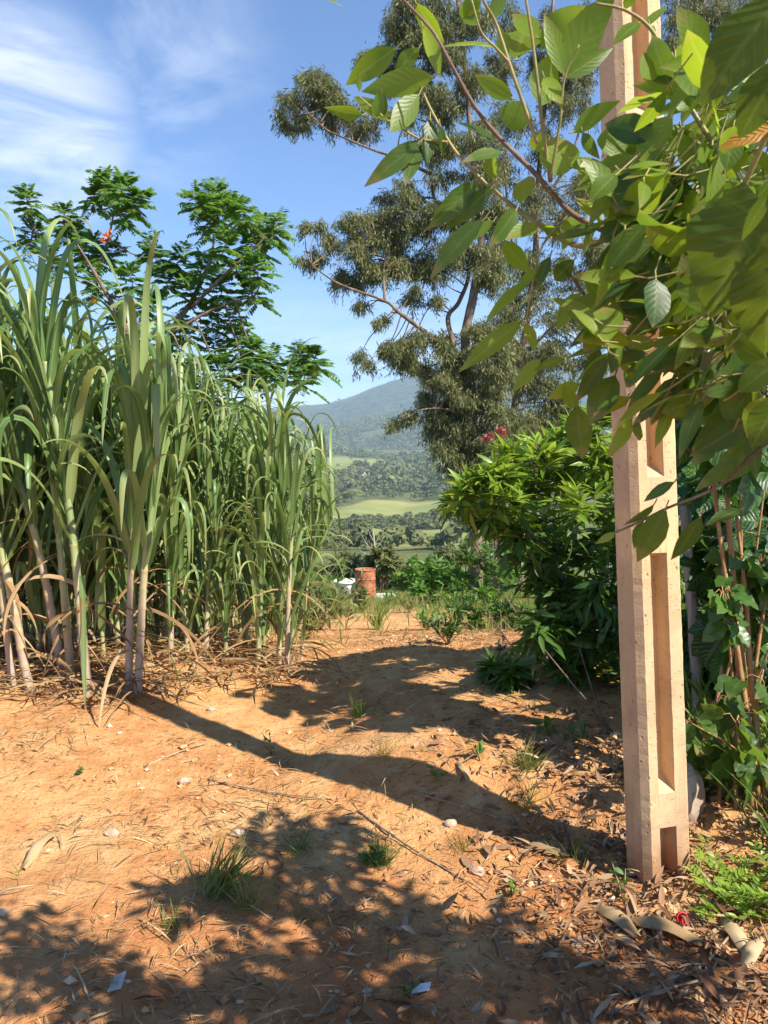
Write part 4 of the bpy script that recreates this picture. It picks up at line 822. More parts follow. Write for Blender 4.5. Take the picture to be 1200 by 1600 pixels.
heartplant('pale_leaved_plant', gp(1.5, 3.2), pc([(1150, 880, 26), (1170, 920, 28), (1130, 930, 22), (1190, 880, 28), (1150, 970, 22), (1185, 960, 28), (1225, 900, 40)], 3.1, 0.15),
           'sunlit climber with crinkled yellow-green leaves on the brown stems', 'vine', rng, 0.10, 18, 'shrub', tm=T_HEART, sr=0.005)
# bright bushes filling the far right behind the fence
lst = [(6.2, 1120, 780, 60), (6.5, 1200, 850, 70), (6.0, 1110, 960, 55), (6.3, 1190, 1030, 60), (5.6, 1100, 1100, 45), (5.4, 1180, 1140, 50), (8.5, 1000, 700, 60), (8.0, 1090, 650, 70), (8.0, 1200, 650, 80), (7.5, 1010, 830, 60)]
labs = ['sunlit bush behind the fence, right of the pole at eye level', 'sunlit bush behind the fence at the picture edge', 'bush behind the brown stems, low and yellow-green', 'bush low at the right picture edge', 'weedy bush beside the fence foot', 'weedy bush at the lower right behind the heart-shaped leaves', 'bush rising directly behind the pole above the shrub', 'tall bush at the right behind the vine', 'tall bush at the right edge behind the vine', 'bush behind the pole at half height']
for (D, px, py, r), lab in zip(lst, labs):
    cl = [(px + rng.uniform(-1, 1) * r, py + rng.uniform(-1, 1) * r, r * rng.uniform(0.35, 0.6)) for _ in range(12)]
    bush('hedge_bush', gp((px - 600) / FPX * D, D), px_clumps(cl, D, 0.4), ['bush_bright', 'shrub_new'], lab, 'bush', rng, 0.11, T_LANCE, 9, 7, 0.5, 0.15, stems=3, frac_new=0.35, sr=0.015, group='bushes behind the fence')
# brown bare stems
lst = [((1190, 1290), (1150, 1000), (1128, 860), (1112, 735), 0.012, 'reddish bare stem nearest the pole, rising from the heart-leaved plant'), ((1178, 1280), (1160, 1100), (1145, 900), (1135, 760), 0.017, 'thick brown bare stem, second from the pole'),
       ((1200, 1260), (1175, 1080), (1165, 930), (1150, 800), 0.012, 'thin leaning brown stem crossing the thick one'), ((1150, 1300), (1148, 1180), (1160, 1050), (1150, 940), 0.010, 'short twisted brown stem low behind the broad dark leaves'), ((1120, 1310), (1125, 1210), (1118, 1120), (1128, 1040), 0.009, 'slender stalk closest to the foot of the pole'), ((1168, 1310), (1185, 1180), (1180, 1060), (1195, 940), 0.011, 'brown stem at the right picture edge leaning outward')]
for a, b_, c, d, r, lab in lst:
    mb = MB(); pa = P(*a, 2.95); pa[2] = gz(pa[0], pa[1]) - 0.03
    limb(mb, [pa, P(*b_, 3.0), P(*c, 3.05), P(*d, 3.1)], r, r * 0.55, 26, 7, 0.06, rng); tag(mb.build('bare_stem', M['stem_red'], None, True), lab, 'stem', 'bare brown stems right of the pole')
# fence
froot = thing('wire_fence', gp(1.62, 4.0), 'weathered grey post and wire fence behind the concrete pole', 'fence')
posts = []
for (bx, by, tx, ty, D, r) in ((1096, 1040, 1070, 790, 3.7, 0.030), (960, 1090, 948, 880, 5.6, 0.035), (1250, 1200, 1240, 760, 2.9, 0.04), (842, 1005, 838, 880, 8.6, 0.05)):
    mb = MB(); bt = P(bx, by, D); bt[2] = gz(bt[0], bt[1]) - 0.1; tp = P(tx, ty, D); limb(mb, [bt, (bt + tp) / 2 + [0.008, 0, 0], tp], r, r * 0.85, 16, 9, 0.05, rng); mb.build('post', M['grey_wood'], froot, True); posts.append((bt, tp))
order = [posts[2], posts[0], posts[1], posts[3]]
for h in (0.35, 0.62, 0.88):
    mb = MB(); pts = []
    for k in range(3):
        a = order[k][0] * (1 - h) + order[k][1] * h; b_ = order[k + 1][0] * (1 - h) + order[k + 1][1] * h
        tube(mb, curve([a, (a + b_) / 2 - [0, 0, 0.03], b_], 10), 0.0018, 5, rng=rng)
        for t in np.linspace(0.05, 0.95, 9):
            c = a * (1 - t) + b_ * t - np.array([0, 0, 0.03 * 4 * t * (1 - t)])
            for s in (1, -1): tube(mb, [c - [0.010, 0, 0.010 * s], c + [0.010, 0, 0.010 * s]], 0.0012, 3, rng=rng)
    mb.build('wire', M['wire'], froot)

# ------------------------------------------------------------------ near tree whose boughs hang into the picture and shade the foreground
def build_near_tree():
    rng = np.random.default_rng(71); base = gp(1.75, 0.75)
    root = thing('overhanging_tree', base, 'broad-leaved tree whose leafy branches hang across the upper right foreground', 'tree')
    w = MB(); f = MB(); dk = MB(); tg = MB()
    hub = base + np.array([-0.05, 0.0, 1.35])
    limb(w, [base - [0, 0, 0.1], base + [0.03, 0.02, 0.7], hub], 0.075, 0.055, wob=0.05, rng=rng)
    BR = [([(1330, 700, 1.1), (1200, 640, 1.1), (1100, 597, 1.12), (1025, 566, 1.15), (960, 515, 1.17), (920, 470, 1.18), (876, 406, 1.2)], .009, .0025),
          ([(1250, 545, 1.1), (1120, 470, 1.1), (1040, 420, 1.12), (960, 370, 1.15), (892, 332, 1.17), (835, 270, 1.18), (777, 212, 1.2), (742, 167, 1.2), (710, 110, 1.2), (680, 55, 1.2), (650, 20, 1.2), (615, -15, 1.2)], .010, .002),
          ([(960, 370, 1.15), (910, 385, 1.17), (872, 370, 1.2), (835, 347, 1.2), (780, 305, 1.22), (757, 285, 1.22), (732, 260, 1.22), (707, 230, 1.22), (675, 175, 1.22), (655, 130, 1.22)], .006, .002),
          ([(657, 218, 1.22), (625, 200, 1.22), (605, 187, 1.22), (586, 172, 1.22), (560, 150, 1.22)], .0025, .0015), ([(700, 222, 1.22), (680, 220, 1.22), (657, 219, 1.22)], .0028, .0022),
          ([(860, 285, 1.18), (847, 195, 1.15), (840, 130, 1.13), (832, 65, 1.12), (822, 0, 1.1), (815, -60, 1.1)], .004, .002), ([(840, 225, 1.16), (815, 155, 1.14), (795, 97, 1.13), (775, 37, 1.12), (755, 0, 1.1), (740, -40, 1.1)], .004, .002),
          ([(795, 97, 1.13), (775, 75, 1.12), (752, 50, 1.11), (737, 0, 1.1)], .003, .0015), ([(860, 280, 1.17), (875, 190, 1.14), (882, 122, 1.12), (905, 70, 1.1)], .0035, .0015),
          ([(1180, 320, 1.05), (1083, 175, 1.05), (1037, 82, 1.06), (1013, 41, 1.06), (975, 15, 1.06), (930, 5, 1.06)], .005, .002), ([(1330, 640, 1.0), (1200, 692, 1.0), (1127, 757, 1.05), (1040, 795, 1.1), (1000, 815, 1.12), (962, 832, 1.14)], .0045, .0018),
          ([(1025, 566, 1.15), (1000, 600, 1.15), (980, 625, 1.15), (950, 640, 1.16)], .003, .0015), ([(1100, 597, 1.12), (1060, 590, 1.1), (1040, 620, 1.1), (1015, 660, 1.1)], .003, .0015), ([(920, 470, 1.18), (925, 530, 1.18), (912, 590, 1.18), (902, 633, 1.18)], .0028, .0014),
          ([(1200, 640, 1.1), (1150, 560, 1.05), (1130, 480, 1.0), (1150, 330, 0.95), (1200, 205, .9), (1250, 60, .85)], .006, .003), ([(892, 332, 1.17), (850, 380, 1.18), (835, 430, 1.19), (822, 500, 1.2)], .003, .0014)]
    for k, (pts, ra, rb) in enumerate(BR):
        pp = [P(*q) for q in pts]
        if pts[0][0] > 1210: pp = [hub + [0, 0, 0.05 * k]] + [(hub + pp[0]) / 2 + [0, 0, 0.10]] + pp
        limb(w if len(pp) > len(pts) else tg, pp, ra * (0.62 if len(pp) > len(pts) else 0.75), rb * 0.85, 6 * len(pp), 7, 0.03, rng)
    # leaves: base px, tip px, width/length, depth base, depth tip, dark?
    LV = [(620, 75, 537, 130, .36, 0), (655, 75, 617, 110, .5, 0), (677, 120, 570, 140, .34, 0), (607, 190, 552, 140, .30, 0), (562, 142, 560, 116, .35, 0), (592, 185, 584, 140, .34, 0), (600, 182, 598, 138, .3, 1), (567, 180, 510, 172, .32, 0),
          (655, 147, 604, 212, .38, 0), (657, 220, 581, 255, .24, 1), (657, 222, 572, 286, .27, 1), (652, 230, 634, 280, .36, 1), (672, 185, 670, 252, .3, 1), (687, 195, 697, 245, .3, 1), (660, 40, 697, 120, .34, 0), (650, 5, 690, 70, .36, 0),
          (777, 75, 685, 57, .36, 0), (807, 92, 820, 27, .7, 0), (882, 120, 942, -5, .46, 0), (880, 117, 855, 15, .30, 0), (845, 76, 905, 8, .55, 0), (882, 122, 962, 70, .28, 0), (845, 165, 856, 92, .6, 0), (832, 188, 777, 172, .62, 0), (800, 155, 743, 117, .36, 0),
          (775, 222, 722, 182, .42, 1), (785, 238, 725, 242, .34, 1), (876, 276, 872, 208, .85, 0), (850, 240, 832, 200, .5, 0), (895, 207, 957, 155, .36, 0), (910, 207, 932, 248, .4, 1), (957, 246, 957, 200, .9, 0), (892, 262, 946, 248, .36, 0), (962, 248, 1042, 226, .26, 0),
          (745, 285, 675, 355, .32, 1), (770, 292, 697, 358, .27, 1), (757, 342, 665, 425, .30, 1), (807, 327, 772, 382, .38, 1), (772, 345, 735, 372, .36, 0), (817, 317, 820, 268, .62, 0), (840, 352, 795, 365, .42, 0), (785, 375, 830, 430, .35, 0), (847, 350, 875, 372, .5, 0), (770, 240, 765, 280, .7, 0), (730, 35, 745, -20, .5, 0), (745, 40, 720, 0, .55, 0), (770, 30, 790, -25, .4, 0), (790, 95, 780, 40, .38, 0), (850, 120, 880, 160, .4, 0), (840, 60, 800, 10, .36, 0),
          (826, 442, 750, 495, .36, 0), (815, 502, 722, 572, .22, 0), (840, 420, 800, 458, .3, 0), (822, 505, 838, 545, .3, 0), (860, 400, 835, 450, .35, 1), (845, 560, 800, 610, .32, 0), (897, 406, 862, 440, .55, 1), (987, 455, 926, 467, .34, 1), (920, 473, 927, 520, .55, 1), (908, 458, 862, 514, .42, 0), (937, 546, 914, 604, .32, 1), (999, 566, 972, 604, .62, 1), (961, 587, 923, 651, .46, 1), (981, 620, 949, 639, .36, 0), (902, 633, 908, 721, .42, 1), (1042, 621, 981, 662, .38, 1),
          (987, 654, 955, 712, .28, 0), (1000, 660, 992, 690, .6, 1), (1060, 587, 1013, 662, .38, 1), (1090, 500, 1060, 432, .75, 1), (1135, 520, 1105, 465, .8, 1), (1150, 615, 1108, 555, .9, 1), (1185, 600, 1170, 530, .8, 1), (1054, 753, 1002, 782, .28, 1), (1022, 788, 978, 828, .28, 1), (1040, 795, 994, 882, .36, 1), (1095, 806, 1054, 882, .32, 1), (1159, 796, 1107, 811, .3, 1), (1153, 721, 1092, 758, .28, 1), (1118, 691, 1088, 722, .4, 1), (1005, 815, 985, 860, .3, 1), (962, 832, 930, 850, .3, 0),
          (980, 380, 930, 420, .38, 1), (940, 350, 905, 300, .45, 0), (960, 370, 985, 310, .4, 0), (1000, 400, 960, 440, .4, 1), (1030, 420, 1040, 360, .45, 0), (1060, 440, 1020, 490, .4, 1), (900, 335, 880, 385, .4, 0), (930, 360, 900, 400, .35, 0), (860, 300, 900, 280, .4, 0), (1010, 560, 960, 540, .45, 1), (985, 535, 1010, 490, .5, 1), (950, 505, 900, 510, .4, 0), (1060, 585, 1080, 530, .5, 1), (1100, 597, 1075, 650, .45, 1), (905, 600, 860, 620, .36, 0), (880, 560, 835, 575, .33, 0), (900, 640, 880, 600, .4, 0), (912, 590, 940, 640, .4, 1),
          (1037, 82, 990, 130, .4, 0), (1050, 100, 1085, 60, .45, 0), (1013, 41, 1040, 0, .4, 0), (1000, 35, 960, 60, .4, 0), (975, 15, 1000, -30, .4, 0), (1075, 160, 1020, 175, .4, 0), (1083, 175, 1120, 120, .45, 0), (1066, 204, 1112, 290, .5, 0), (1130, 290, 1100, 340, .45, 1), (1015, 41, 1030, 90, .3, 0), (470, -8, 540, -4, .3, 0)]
    for bx, by, tx, ty, wd, dkk in LV:
        db = float(np.interp(bx, [560, 700, 900, 1050, 1200], [1.22, 1.21, 1.16, 1.09, 1.0])) + rng.normal(0, 0.012); b_ = P(bx, by, db)
        foreshort = rng.uniform(-0.035, 0.035); t_ = P(tx, ty, db + foreshort); L = np.linalg.norm(t_ - b_)
        view = unit(b_ - CAM); nrm = unit(UP * rng.uniform(0.1, 0.7) - view * rng.uniform(0.5, 1.0) * (1 if rng.random() < 0.6 or dkk else -1) + 0.25 * rng.standard_normal(3))
        tm = T_OVAL if wd > 0.44 else T_LANCE
        base_w = 0.50 if wd > 0.44 else 0.30
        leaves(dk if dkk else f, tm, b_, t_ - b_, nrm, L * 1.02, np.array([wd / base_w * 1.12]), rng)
        tube(tg, [b_ - (t_ - b_) * 0.10 + [0, 0, 0.004], b_, b_ + (t_ - b_) * 0.05], 0.0011, 4, cap=False, rng=rng)
    for i in range(330):                                # the thick of the boughs at the right
        bx, by = rng.uniform(930, 1230), rng.uniform(90, 720)
        if by > 560 and bx < 1030: continue
        if by > 640 and rng.random() < .6: continue
        if by < 250 and bx < 1040: continue
        d0 = rng.uniform(0.95, 1.15); b_ = P(bx, by, d0); L = rng.uniform(.045, .085); dr = unit(np.array([rng.normal(-.45, .55), rng.normal(0, .4), rng.normal(-.35, .5)]))
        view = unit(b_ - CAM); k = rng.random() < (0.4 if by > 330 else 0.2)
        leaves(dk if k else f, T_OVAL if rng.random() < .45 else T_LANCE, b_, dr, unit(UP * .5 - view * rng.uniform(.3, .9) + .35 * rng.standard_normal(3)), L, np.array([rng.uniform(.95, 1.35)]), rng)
        tube(tg, [b_ - dr * L * .5 + [0.01, 0, .01], b_ - dr * L * .2, b_ + dr * L * .05], .0012, 4, cap=False, rng=rng)
    for i in range(30):
        b_ = P(rng.uniform(1000, 1120), rng.uniform(150, 470), rng.uniform(1.02, 1.15)); dr = unit(np.array([rng.normal(-.2, .4), rng.normal(0, .3), rng.normal(-.5, .4)])); view = unit(b_ - CAM)
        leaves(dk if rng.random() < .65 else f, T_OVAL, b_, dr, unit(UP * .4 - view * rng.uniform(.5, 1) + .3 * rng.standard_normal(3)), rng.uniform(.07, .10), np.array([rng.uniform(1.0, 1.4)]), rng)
        tube(tg, [b_ - dr * .05 + [0.015, 0, .01], b_ - dr * .02, b_ + dr * .005], .0014, 4, cap=False, rng=rng)
    # the nearest big leaves at the right edge
    nrl = MB()
    for bx, by, tx, ty, wd, d, tmx in ((1225, -10, 1090, 150, .55, .62, T_OVAL), (1190, 315, 1100, 490, .95, .70, T_HEART), (1215, 400, 1190, 560, .8, .68, T_HEART), (1205, 300, 1152, 378, .3, .66, T_LANCE), (1230, 90, 1150, 210, .6, .75, T_OVAL), (1225, 620, 1165, 700, .6, .8, T_OVAL), (1190, 330, 1100, 360, .5, .74, T_OVAL)):
        b_ = P(bx, by, d); t_ = P(tx, ty, d + 0.03); bw = {id(T_OVAL): .5, id(T_HEART): .82, id(T_LANCE): .3}[id(tmx)]
        leaves(nrl, tmx, b_, t_ - b_, unit(UP * 0.5 - unit(b_ - CAM)), np.linalg.norm(t_ - b_), np.array([wd / bw]), rng)
        limb(tg, [P(1290, by + 20, d + .15), b_ + [0.03, 0, -0.01], b_], .0025, .0015, rng=rng)
    orl = MB(); b_ = P(1215, 200, .85); t_ = P(1126, 222, .85); leaves(orl, T_LANCE, b_, t_ - b_, unit(UP * .6 - unit(b_ - CAM)), np.linalg.norm(t_ - b_), np.array([1.25]), rng)
    o = orl.build('yellowed_leaf', M['orange_leaf'], root, True); o['label'] = 'orange yellowed leaf'
    # boughs overhead, out of the picture, that throw the dappled shade on the road
    cl = []
    for px, py, h, r in [(230, 1530, 2.2, .16), (300, 1580, 2.3, .22), (360, 1500, 2.2, .20), (420, 1560, 2.3, .22), (480, 1490, 2.2, .20), (560, 1570, 2.4, .22), (620, 1500, 2.2, .22), (680, 1570, 2.4, .22), (740, 1490, 2.2, .20), (820, 1550, 2.3, .22), (900, 1590, 2.3, .2), (920, 1520, 2.1, .18), (520, 1430, 2.1, .16), (600, 1440, 2.1, .18), (680, 1430, 2.0, .15), (820, 1460, 2.0, .15), (1000, 1560, 2.0, .16), (1050, 1500, 1.9, .14),
                         (310, 1390, 2.1, .15), (370, 1395, 2.1, .14), (440, 1380, 2.1, .12), (440, 1300, 2.1, .12), (500, 1290, 2.1, .14), (540, 1340, 2.1, .14), (470, 1340, 2.1, .12), (180, 1660, 2.4, .2), (400, 1660, 2.4, .28), (650, 1660, 2.4, .28), (900, 1680, 2.4, .28), (300, 1800, 2.5, .35), (700, 1800, 2.5, .35)]:
        dd = P(px, py, 1.0) - CAM; t = 1.45 / -dd[2]; g_ = CAM + dd * t; g_[2] = 0
        cl.append((g_ + SUN_V / SUN_V[2] * (h + rng.uniform(-.12, .12)), r * 1.05))
    top = hub + [0.0, -0.05, 0.9]; limb(w, [hub, hub + [0.05, 0, 0.45], top], 0.05, 0.035, rng=rng)
    for i, (c, r) in enumerate(cl):
        q = hub if c[2] < 2.0 else top
        if i % 2 == 0: limb(w, [q, (q + c) / 2 + [0, 0, -0.06], c], 0.012, 0.003, 10, 5, rng=rng)
    po, di, no, si = spray_clumps(rng, cl, 12, 1.12, 5, 0.105, 0.2, 0.25, woody=tg, twr=0.0025)
    leaves(f, T_OVAL, po, di, no, si, np.full(len(si), 0.85), rng)
    w.build('trunk', M['bark'], root, True); tag(tg.build('twigs', M['twig_green'], root, True), kind='stuff'); f.build('foliage', M['near'], root, True)
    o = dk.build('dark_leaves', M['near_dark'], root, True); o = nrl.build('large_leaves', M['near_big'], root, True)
build_near_tree()

# ------------------------------------------------------------------ drum, tub, slab
def lathe(mb, c, prof, k=40):
    a = np.linspace(0, 2 * np.pi, k, endpoint=False); n = len(prof)
    V = np.array([(c[0] + r * math.cos(t), c[1] + r * math.sin(t), c[2] + z) for r, z in prof for t in a]); idx = np.arange(n * k).reshape(n, k); nx = np.roll(idx, -1, 1)
    mb.add(V, np.stack([idx[:-1], nx[:-1], nx[1:], idx[1:]], -1).reshape(-1, 4))
DD = 22.0
b = gp((570.5 - 600) / FPX * DD, DD); b[2] += 0.02
root = thing('oil_drum', b, 'rusty red-brown steel oil drum standing at the end of the path', 'drum'); mb = MB(); r = 0.285
prof = [(0, 0), (r, 0), (r, 0.03)]
for z in np.arange(0.05, 0.86, 0.01):
    bump = 0.014 * (math.exp(-((z - 0.30) / 0.016) ** 2) + math.exp(-((z - 0.60) / 0.016) ** 2)); prof.append((r + bump, z))
prof += [(r, 0.86), (r - 0.012, 0.86), (r - 0.014, 0.80), (0, 0.80)]
lathe(mb, b, prof); mb.build('body', M['rust'], root, True)
for z in (0.86, 0.02):
    mb = MB(); lathe(mb, b + [0, 0, z], [(r - 0.012, -0.012), (r + 0.012, -0.012), (r + 0.016, 0), (r + 0.012, 0.012), (r - 0.012, 0.012), (r - 0.012, -0.012)]); mb.build('rim', M['rust_rim'], root, True)
b = gp((543 - 600) / FPX * 22.3, 22.3); b[2] += 0.02; root = thing('water_tub', b, 'low white round tub with a rim, left of the rusty drum', 'tub'); mb = MB()
lathe(mb, b, [(0, 0), (0.33, 0), (0.38, 0.40), (0.40, 0.50), (0.36, 0.50), (0.34, 0.44), (0, 0.42)]); mb.build('body', M['white'], root, True)
mb = MB(); lathe(mb, b + [0, 0, 0.5], [(0.36, 0.0), (0.42, 0.0), (0.42, 0.045), (0.36, 0.045), (0.36, 0.0)]); mb.build('rim', M['white'], root, True)
b = gp((600 - 600) / FPX * 22.4, 22.4); lump('concrete_slab', b + [0.02, 0, 0.05], (0.42, 0.5, 0.12), 9, M['white'], 'flat pale broken slab lying right of the rusty drum', 'slab')
b = gpt(715, 968); lump('clay_mound', b + [0, 0.0, -0.08], (0.45, 0.6, 0.16), 14, M['soil'], 'low mound of bare red clay at the right edge of the path', 'mound')

# ------------------------------------------------------------------ ground cover and litter
rng = np.random.default_rng(81)
def grass_field(name, n, xr, yr, mask, size, mat, label, hmul=1.0):
    X = rng.uniform(*xr, n); Y = rng.uniform(*yr, n); k = rng.random(n) < mask(X, Y); X, Y = X[k], Y[k]; Z = gz(X, Y); m = len(X)
    d = unit(np.stack([rng.normal(0, .45, m), rng.normal(0, .45, m), np.ones(m)], -1)); mb = MB()
    leaves(mb, T_BLADE, np.stack([X, Y, Z - 0.01], -1), d, np.stack([rng.normal(0, 1, m), rng.normal(0, 1, m), 0.2 * np.ones(m)], -1), size * rng.uniform(0.4, 1.2, m) * (1 + 0.03 * Y) , None, rng)
    o = mb.build(name, M[mat]); tag(o, label, 'grass', kind='stuff')
tuft = lambda x, y: np.clip((fbm(x * 2.2, y * 2.2, 3) - 0.02) * 8, 0, 1)
grass_field('path_grass', 60000, (-5, 7), (5.6, 26), lambda x, y: (grass_mask(x, y) + 0.10 * sstep(5.6, 7, y)) * (0.2 + tuft(x, y)), 0.17, 'grass', 'dry yellow-green grass along the path beyond the cane')
grass_field('short_grass', 22000, (-2.5, 1.8), (2.2, 8), lambda x, y: 0.35 * np.clip((fbm(x * 3.1 + 5, y * 3.1, 3) - 0.14) * 7, 0, 1), 0.065, 'grass', 'short sparse dry grass scattered over the red soil')
grass_field('verge_grass', 9000, (1.25, 3.2), (2.3, 6), lambda x, y: 0.9 * sstep(1.2, 1.5, x - 0.05 * y + 0.1), 0.30, 'grass_green', 'tall green grass at the right behind the pole foot')
grass_field('slope_grass', 26000, (-14, 16), (22, 75), lambda x, y: np.clip(0.3 + 2 * fbm(x * .3, y * .3, 3), 0, 1), 0.28, 'grass_green', 'long grass covering the slope below the drum')
# straw, leaf and stone litter lying on the soil
def scatter_litter(name, n, xr, yr, mask, sz, wid, mat, label, cat, tm=T_CHIP, lift=0.004, tilt=0.25):
    X = rng.uniform(*xr, n); Y = rng.uniform(yr[0] ** .5, yr[1] ** .5, n) ** 2; k = rng.random(n) < mask(X, Y); X, Y = X[k], Y[k]; m = len(X); a = rng.uniform(0, 6.28, m)
    d = np.stack([np.cos(a), np.sin(a), rng.normal(0, tilt, m)], -1); e = 0.02
    nr = np.stack([-(gz(X + e, Y) - gz(X - e, Y)) / (2 * e), -(gz(X, Y + e) - gz(X, Y - e)) / (2 * e), np.ones(m)], -1) + rng.normal(0, tilt, (m, 3))
    s = sz * np.minimum(rng.lognormal(0, 0.45, m), 1.9); mb = MB()
    leaves(mb, tm, np.stack([X, Y, gz(X, Y) + lift + 0.1 * s * rng.random(m)], -1), d, nr, s, wid * rng.uniform(0.6, 1.6, m), rng)
    tag(mb.build(name, M[mat]), label, cat, kind='stuff')
pat = lambda x, y, s, k: np.clip(0.22 + 4.2 * fbm(x * s + k, y * s - k, 3), 0.02, 1)
scatter_litter('straw_litter', 42000, (-3.0, 2.0), (1.5, 9), lambda x, y: pat(x, y, 1.7, 3) * 0.9, 0.042, 0.20, 'straw', 'fine straw and dry grass bits strewn over the red soil', 'straw', T_CHIP, 0.008, 0.35)
scatter_litter('dark_chaff', 26000, (-3.0, 2.0), (1.5, 9), lambda x, y: pat(x, y, 2.3, 13) * 0.9, 0.024, 0.30, 'litter', 'fine dark bits of bark and dead leaf dusting the red soil', 'chaff', T_CHIP, 0.004, 0.4)
scatter_litter('leaf_litter', 7000, (-1.2, 2.2), (1.5, 6), lambda x, y: np.clip(sstep(-0.6, 0.9, x) * 1.0 * pat(x, y, 1.4, 8) * 1.6, 0, 1), 0.045, 0.9, 'litter', 'dry brown fallen leaves on the ground toward the pole', 'fallen leaves', T_LANCE4, 0.006, 0.4)
scatter_litter('bank_litter', 6500, (0.35, 2.1), (1.6, 3.5), lambda x, y: sstep(0.35, 0.8, x), 0.048, 0.5, 'litter', 'thick heap of dead leaves and stalks round the foot of the pole', 'fallen leaves', T_LANCE, 0.012, 0.45)
scatter_litter('straw_stems', 9000, (-2.6, 1.6), (1.7, 7), lambda x, y: pat(x, y, 1.1, 21) * 0.9, 0.10, 0.5, 'straw', 'thin pale straw stems lying loose across the red soil', 'straw', T_BLADE, 0.010, 0.22)
def pebbles():
    n = 11000; X = rng.uniform(-2.8, 1.9, n); Y = rng.uniform(1.5 ** .5, 8 ** .5, n) ** 2; k = rng.random(n) < pat(X, Y, 1.2, 1); X, Y = X[k], Y[k]; m = len(X)
    s = 0.0065 * rng.lognormal(0, 0.55, m); Oc = np.array([(1, 0, 0), (0, 1, 0), (-1, 0, 0), (0, -1, 0), (0, 0, .75), (0, 0, -.6), (.62, .62, .3), (-.62, .62, .25), (-.62, -.62, .35), (.62, -.62, .25)])
    Tt = []
    for a, b_ in ((0, 6), (6, 1), (1, 7), (7, 2), (2, 8), (8, 3), (3, 9), (9, 0)): Tt += [(a, b_, 4), (b_, a, 5)]
    V = Oc[None] * s[:, None, None] * rng.uniform(0.65, 1.35, (m, 10, 1)) * rng.uniform(0.7, 1.3, (m, 1, 3)); V = V + np.stack([X, Y, gz(X, Y) + s * 0.2], -1)[:, None]
    T = np.array(Tt)[None] + (np.arange(m) * 10)[:, None, None]; mb = MB(); A = np.zeros((m, 10, 3)); A[..., 2] = rng.random((m, 1))
    mb.add(V.reshape(-1, 3), None, T.reshape(-1, 3), A.reshape(-1, 3)); tag(mb.build('pebbles', M['pebble'], None, False), 'small pale pebbles and clods scattered over the red soil', 'pebbles', kind='stuff')
M['pebble'] = leaf_mat('pebble', [(0.36, 0.15, 0.06), (0.46, 0.23, 0.10), (0.56, 0.34, 0.17), (0.62, 0.48, 0.34)], (0.3, 0.2, 0.1), 0.0, 0.9, spec=0.15)
pebbles()
# single stones, twigs, husks and bits of rubbish that can be picked out
for i, (px, py, s, lab) in enumerate(((290, 1225, .032, 'brown stone beside straw on the sunlit soil at left centre'), (372, 1306, .030, 'whitish stone just above the grass tuft'), (175, 1305, .028, 'pale pinkish stone right of the split dry husk'), (745, 1365, .03, 'grey stone in the shade at the foot of the low bank'), (330, 1110, .025, 'small pale stone in the sun near the cane leaf tips'), (705, 1290, .028, 'brown stone on the crest of the bank'), (575, 1555, .018, 'round pebble in the shade at the bottom of the picture'), (5, 1430, .022, 'pale stone at the left picture edge'))):
    g_ = gpt(px, py); lump('stone', g_ + [0, 0, s * 0.25], (s, s * .8, s * .6), 20 + i, M['stone'], lab, 'stone', 'stones on the soil', 8)
g_ = gpt(184, 1546)
mb = MB(); mb.add(np.array([(-.03, -.05, 0), (.03, -.04, .012), (.025, .05, .03), (-.025, .03, .018), (-.03, -.05, .004), (.03, -.04, .016), (.025, .05, .034), (-.025, .03, .022)]) * 0.6 + g_ + [0, 0, 0.012], [(3, 2, 1, 0), (4, 5, 6, 7), (0, 1, 5, 4), (1, 2, 6, 5), (2, 3, 7, 6), (3, 0, 4, 7)])
tag(mb.build('stone_flake', M['stone_white'], None, False), 'white wedge-shaped stone flake at the lower left in the shade', 'stone')
g_ = gpt(658, 1553)
mb = MB(); mb.add(np.array([(-.035, -.02, 0), (.03, -.012, .006), (.036, .02, .012), (-.02, .012, .008), (-.035, -.02, .003), (.03, -.012, .009), (.036, .02, .015), (-.02, .012, .011)]) * 0.8 + g_ + [0, 0, 0.01], [(3, 2, 1, 0), (4, 5, 6, 7), (0, 1, 5, 4), (1, 2, 6, 5), (2, 3, 7, 6), (3, 0, 4, 7)])
tag(mb.build('paper_scrap', M['paper'], None, False), 'small white paper scrap on the shaded soil at the bottom centre', 'litter')
g_ = gpt(1065, 1450)
mb = MB(); a = np.linspace(0, 2 * np.pi, 20, endpoint=False); c = g_ + [0, 0, .03]
lathe(mb, [0, 0, 0], [(0.0, -.008), (.017, -.008), (.018, .008), (.0155, .009), (.015, -.004), (0, -.004)], 20)
V = mb.V[0]; ang = 1.15; V = np.stack([V[:, 0], V[:, 1] * math.cos(ang) - V[:, 2] * math.sin(ang), V[:, 1] * math.sin(ang) + V[:, 2] * math.cos(ang)], -1); mb.V[0] = V + c
tag(mb.build('bottle_cap', M['red']), 'bright red plastic cap among dead leaves at the foot of the pole', 'cap')
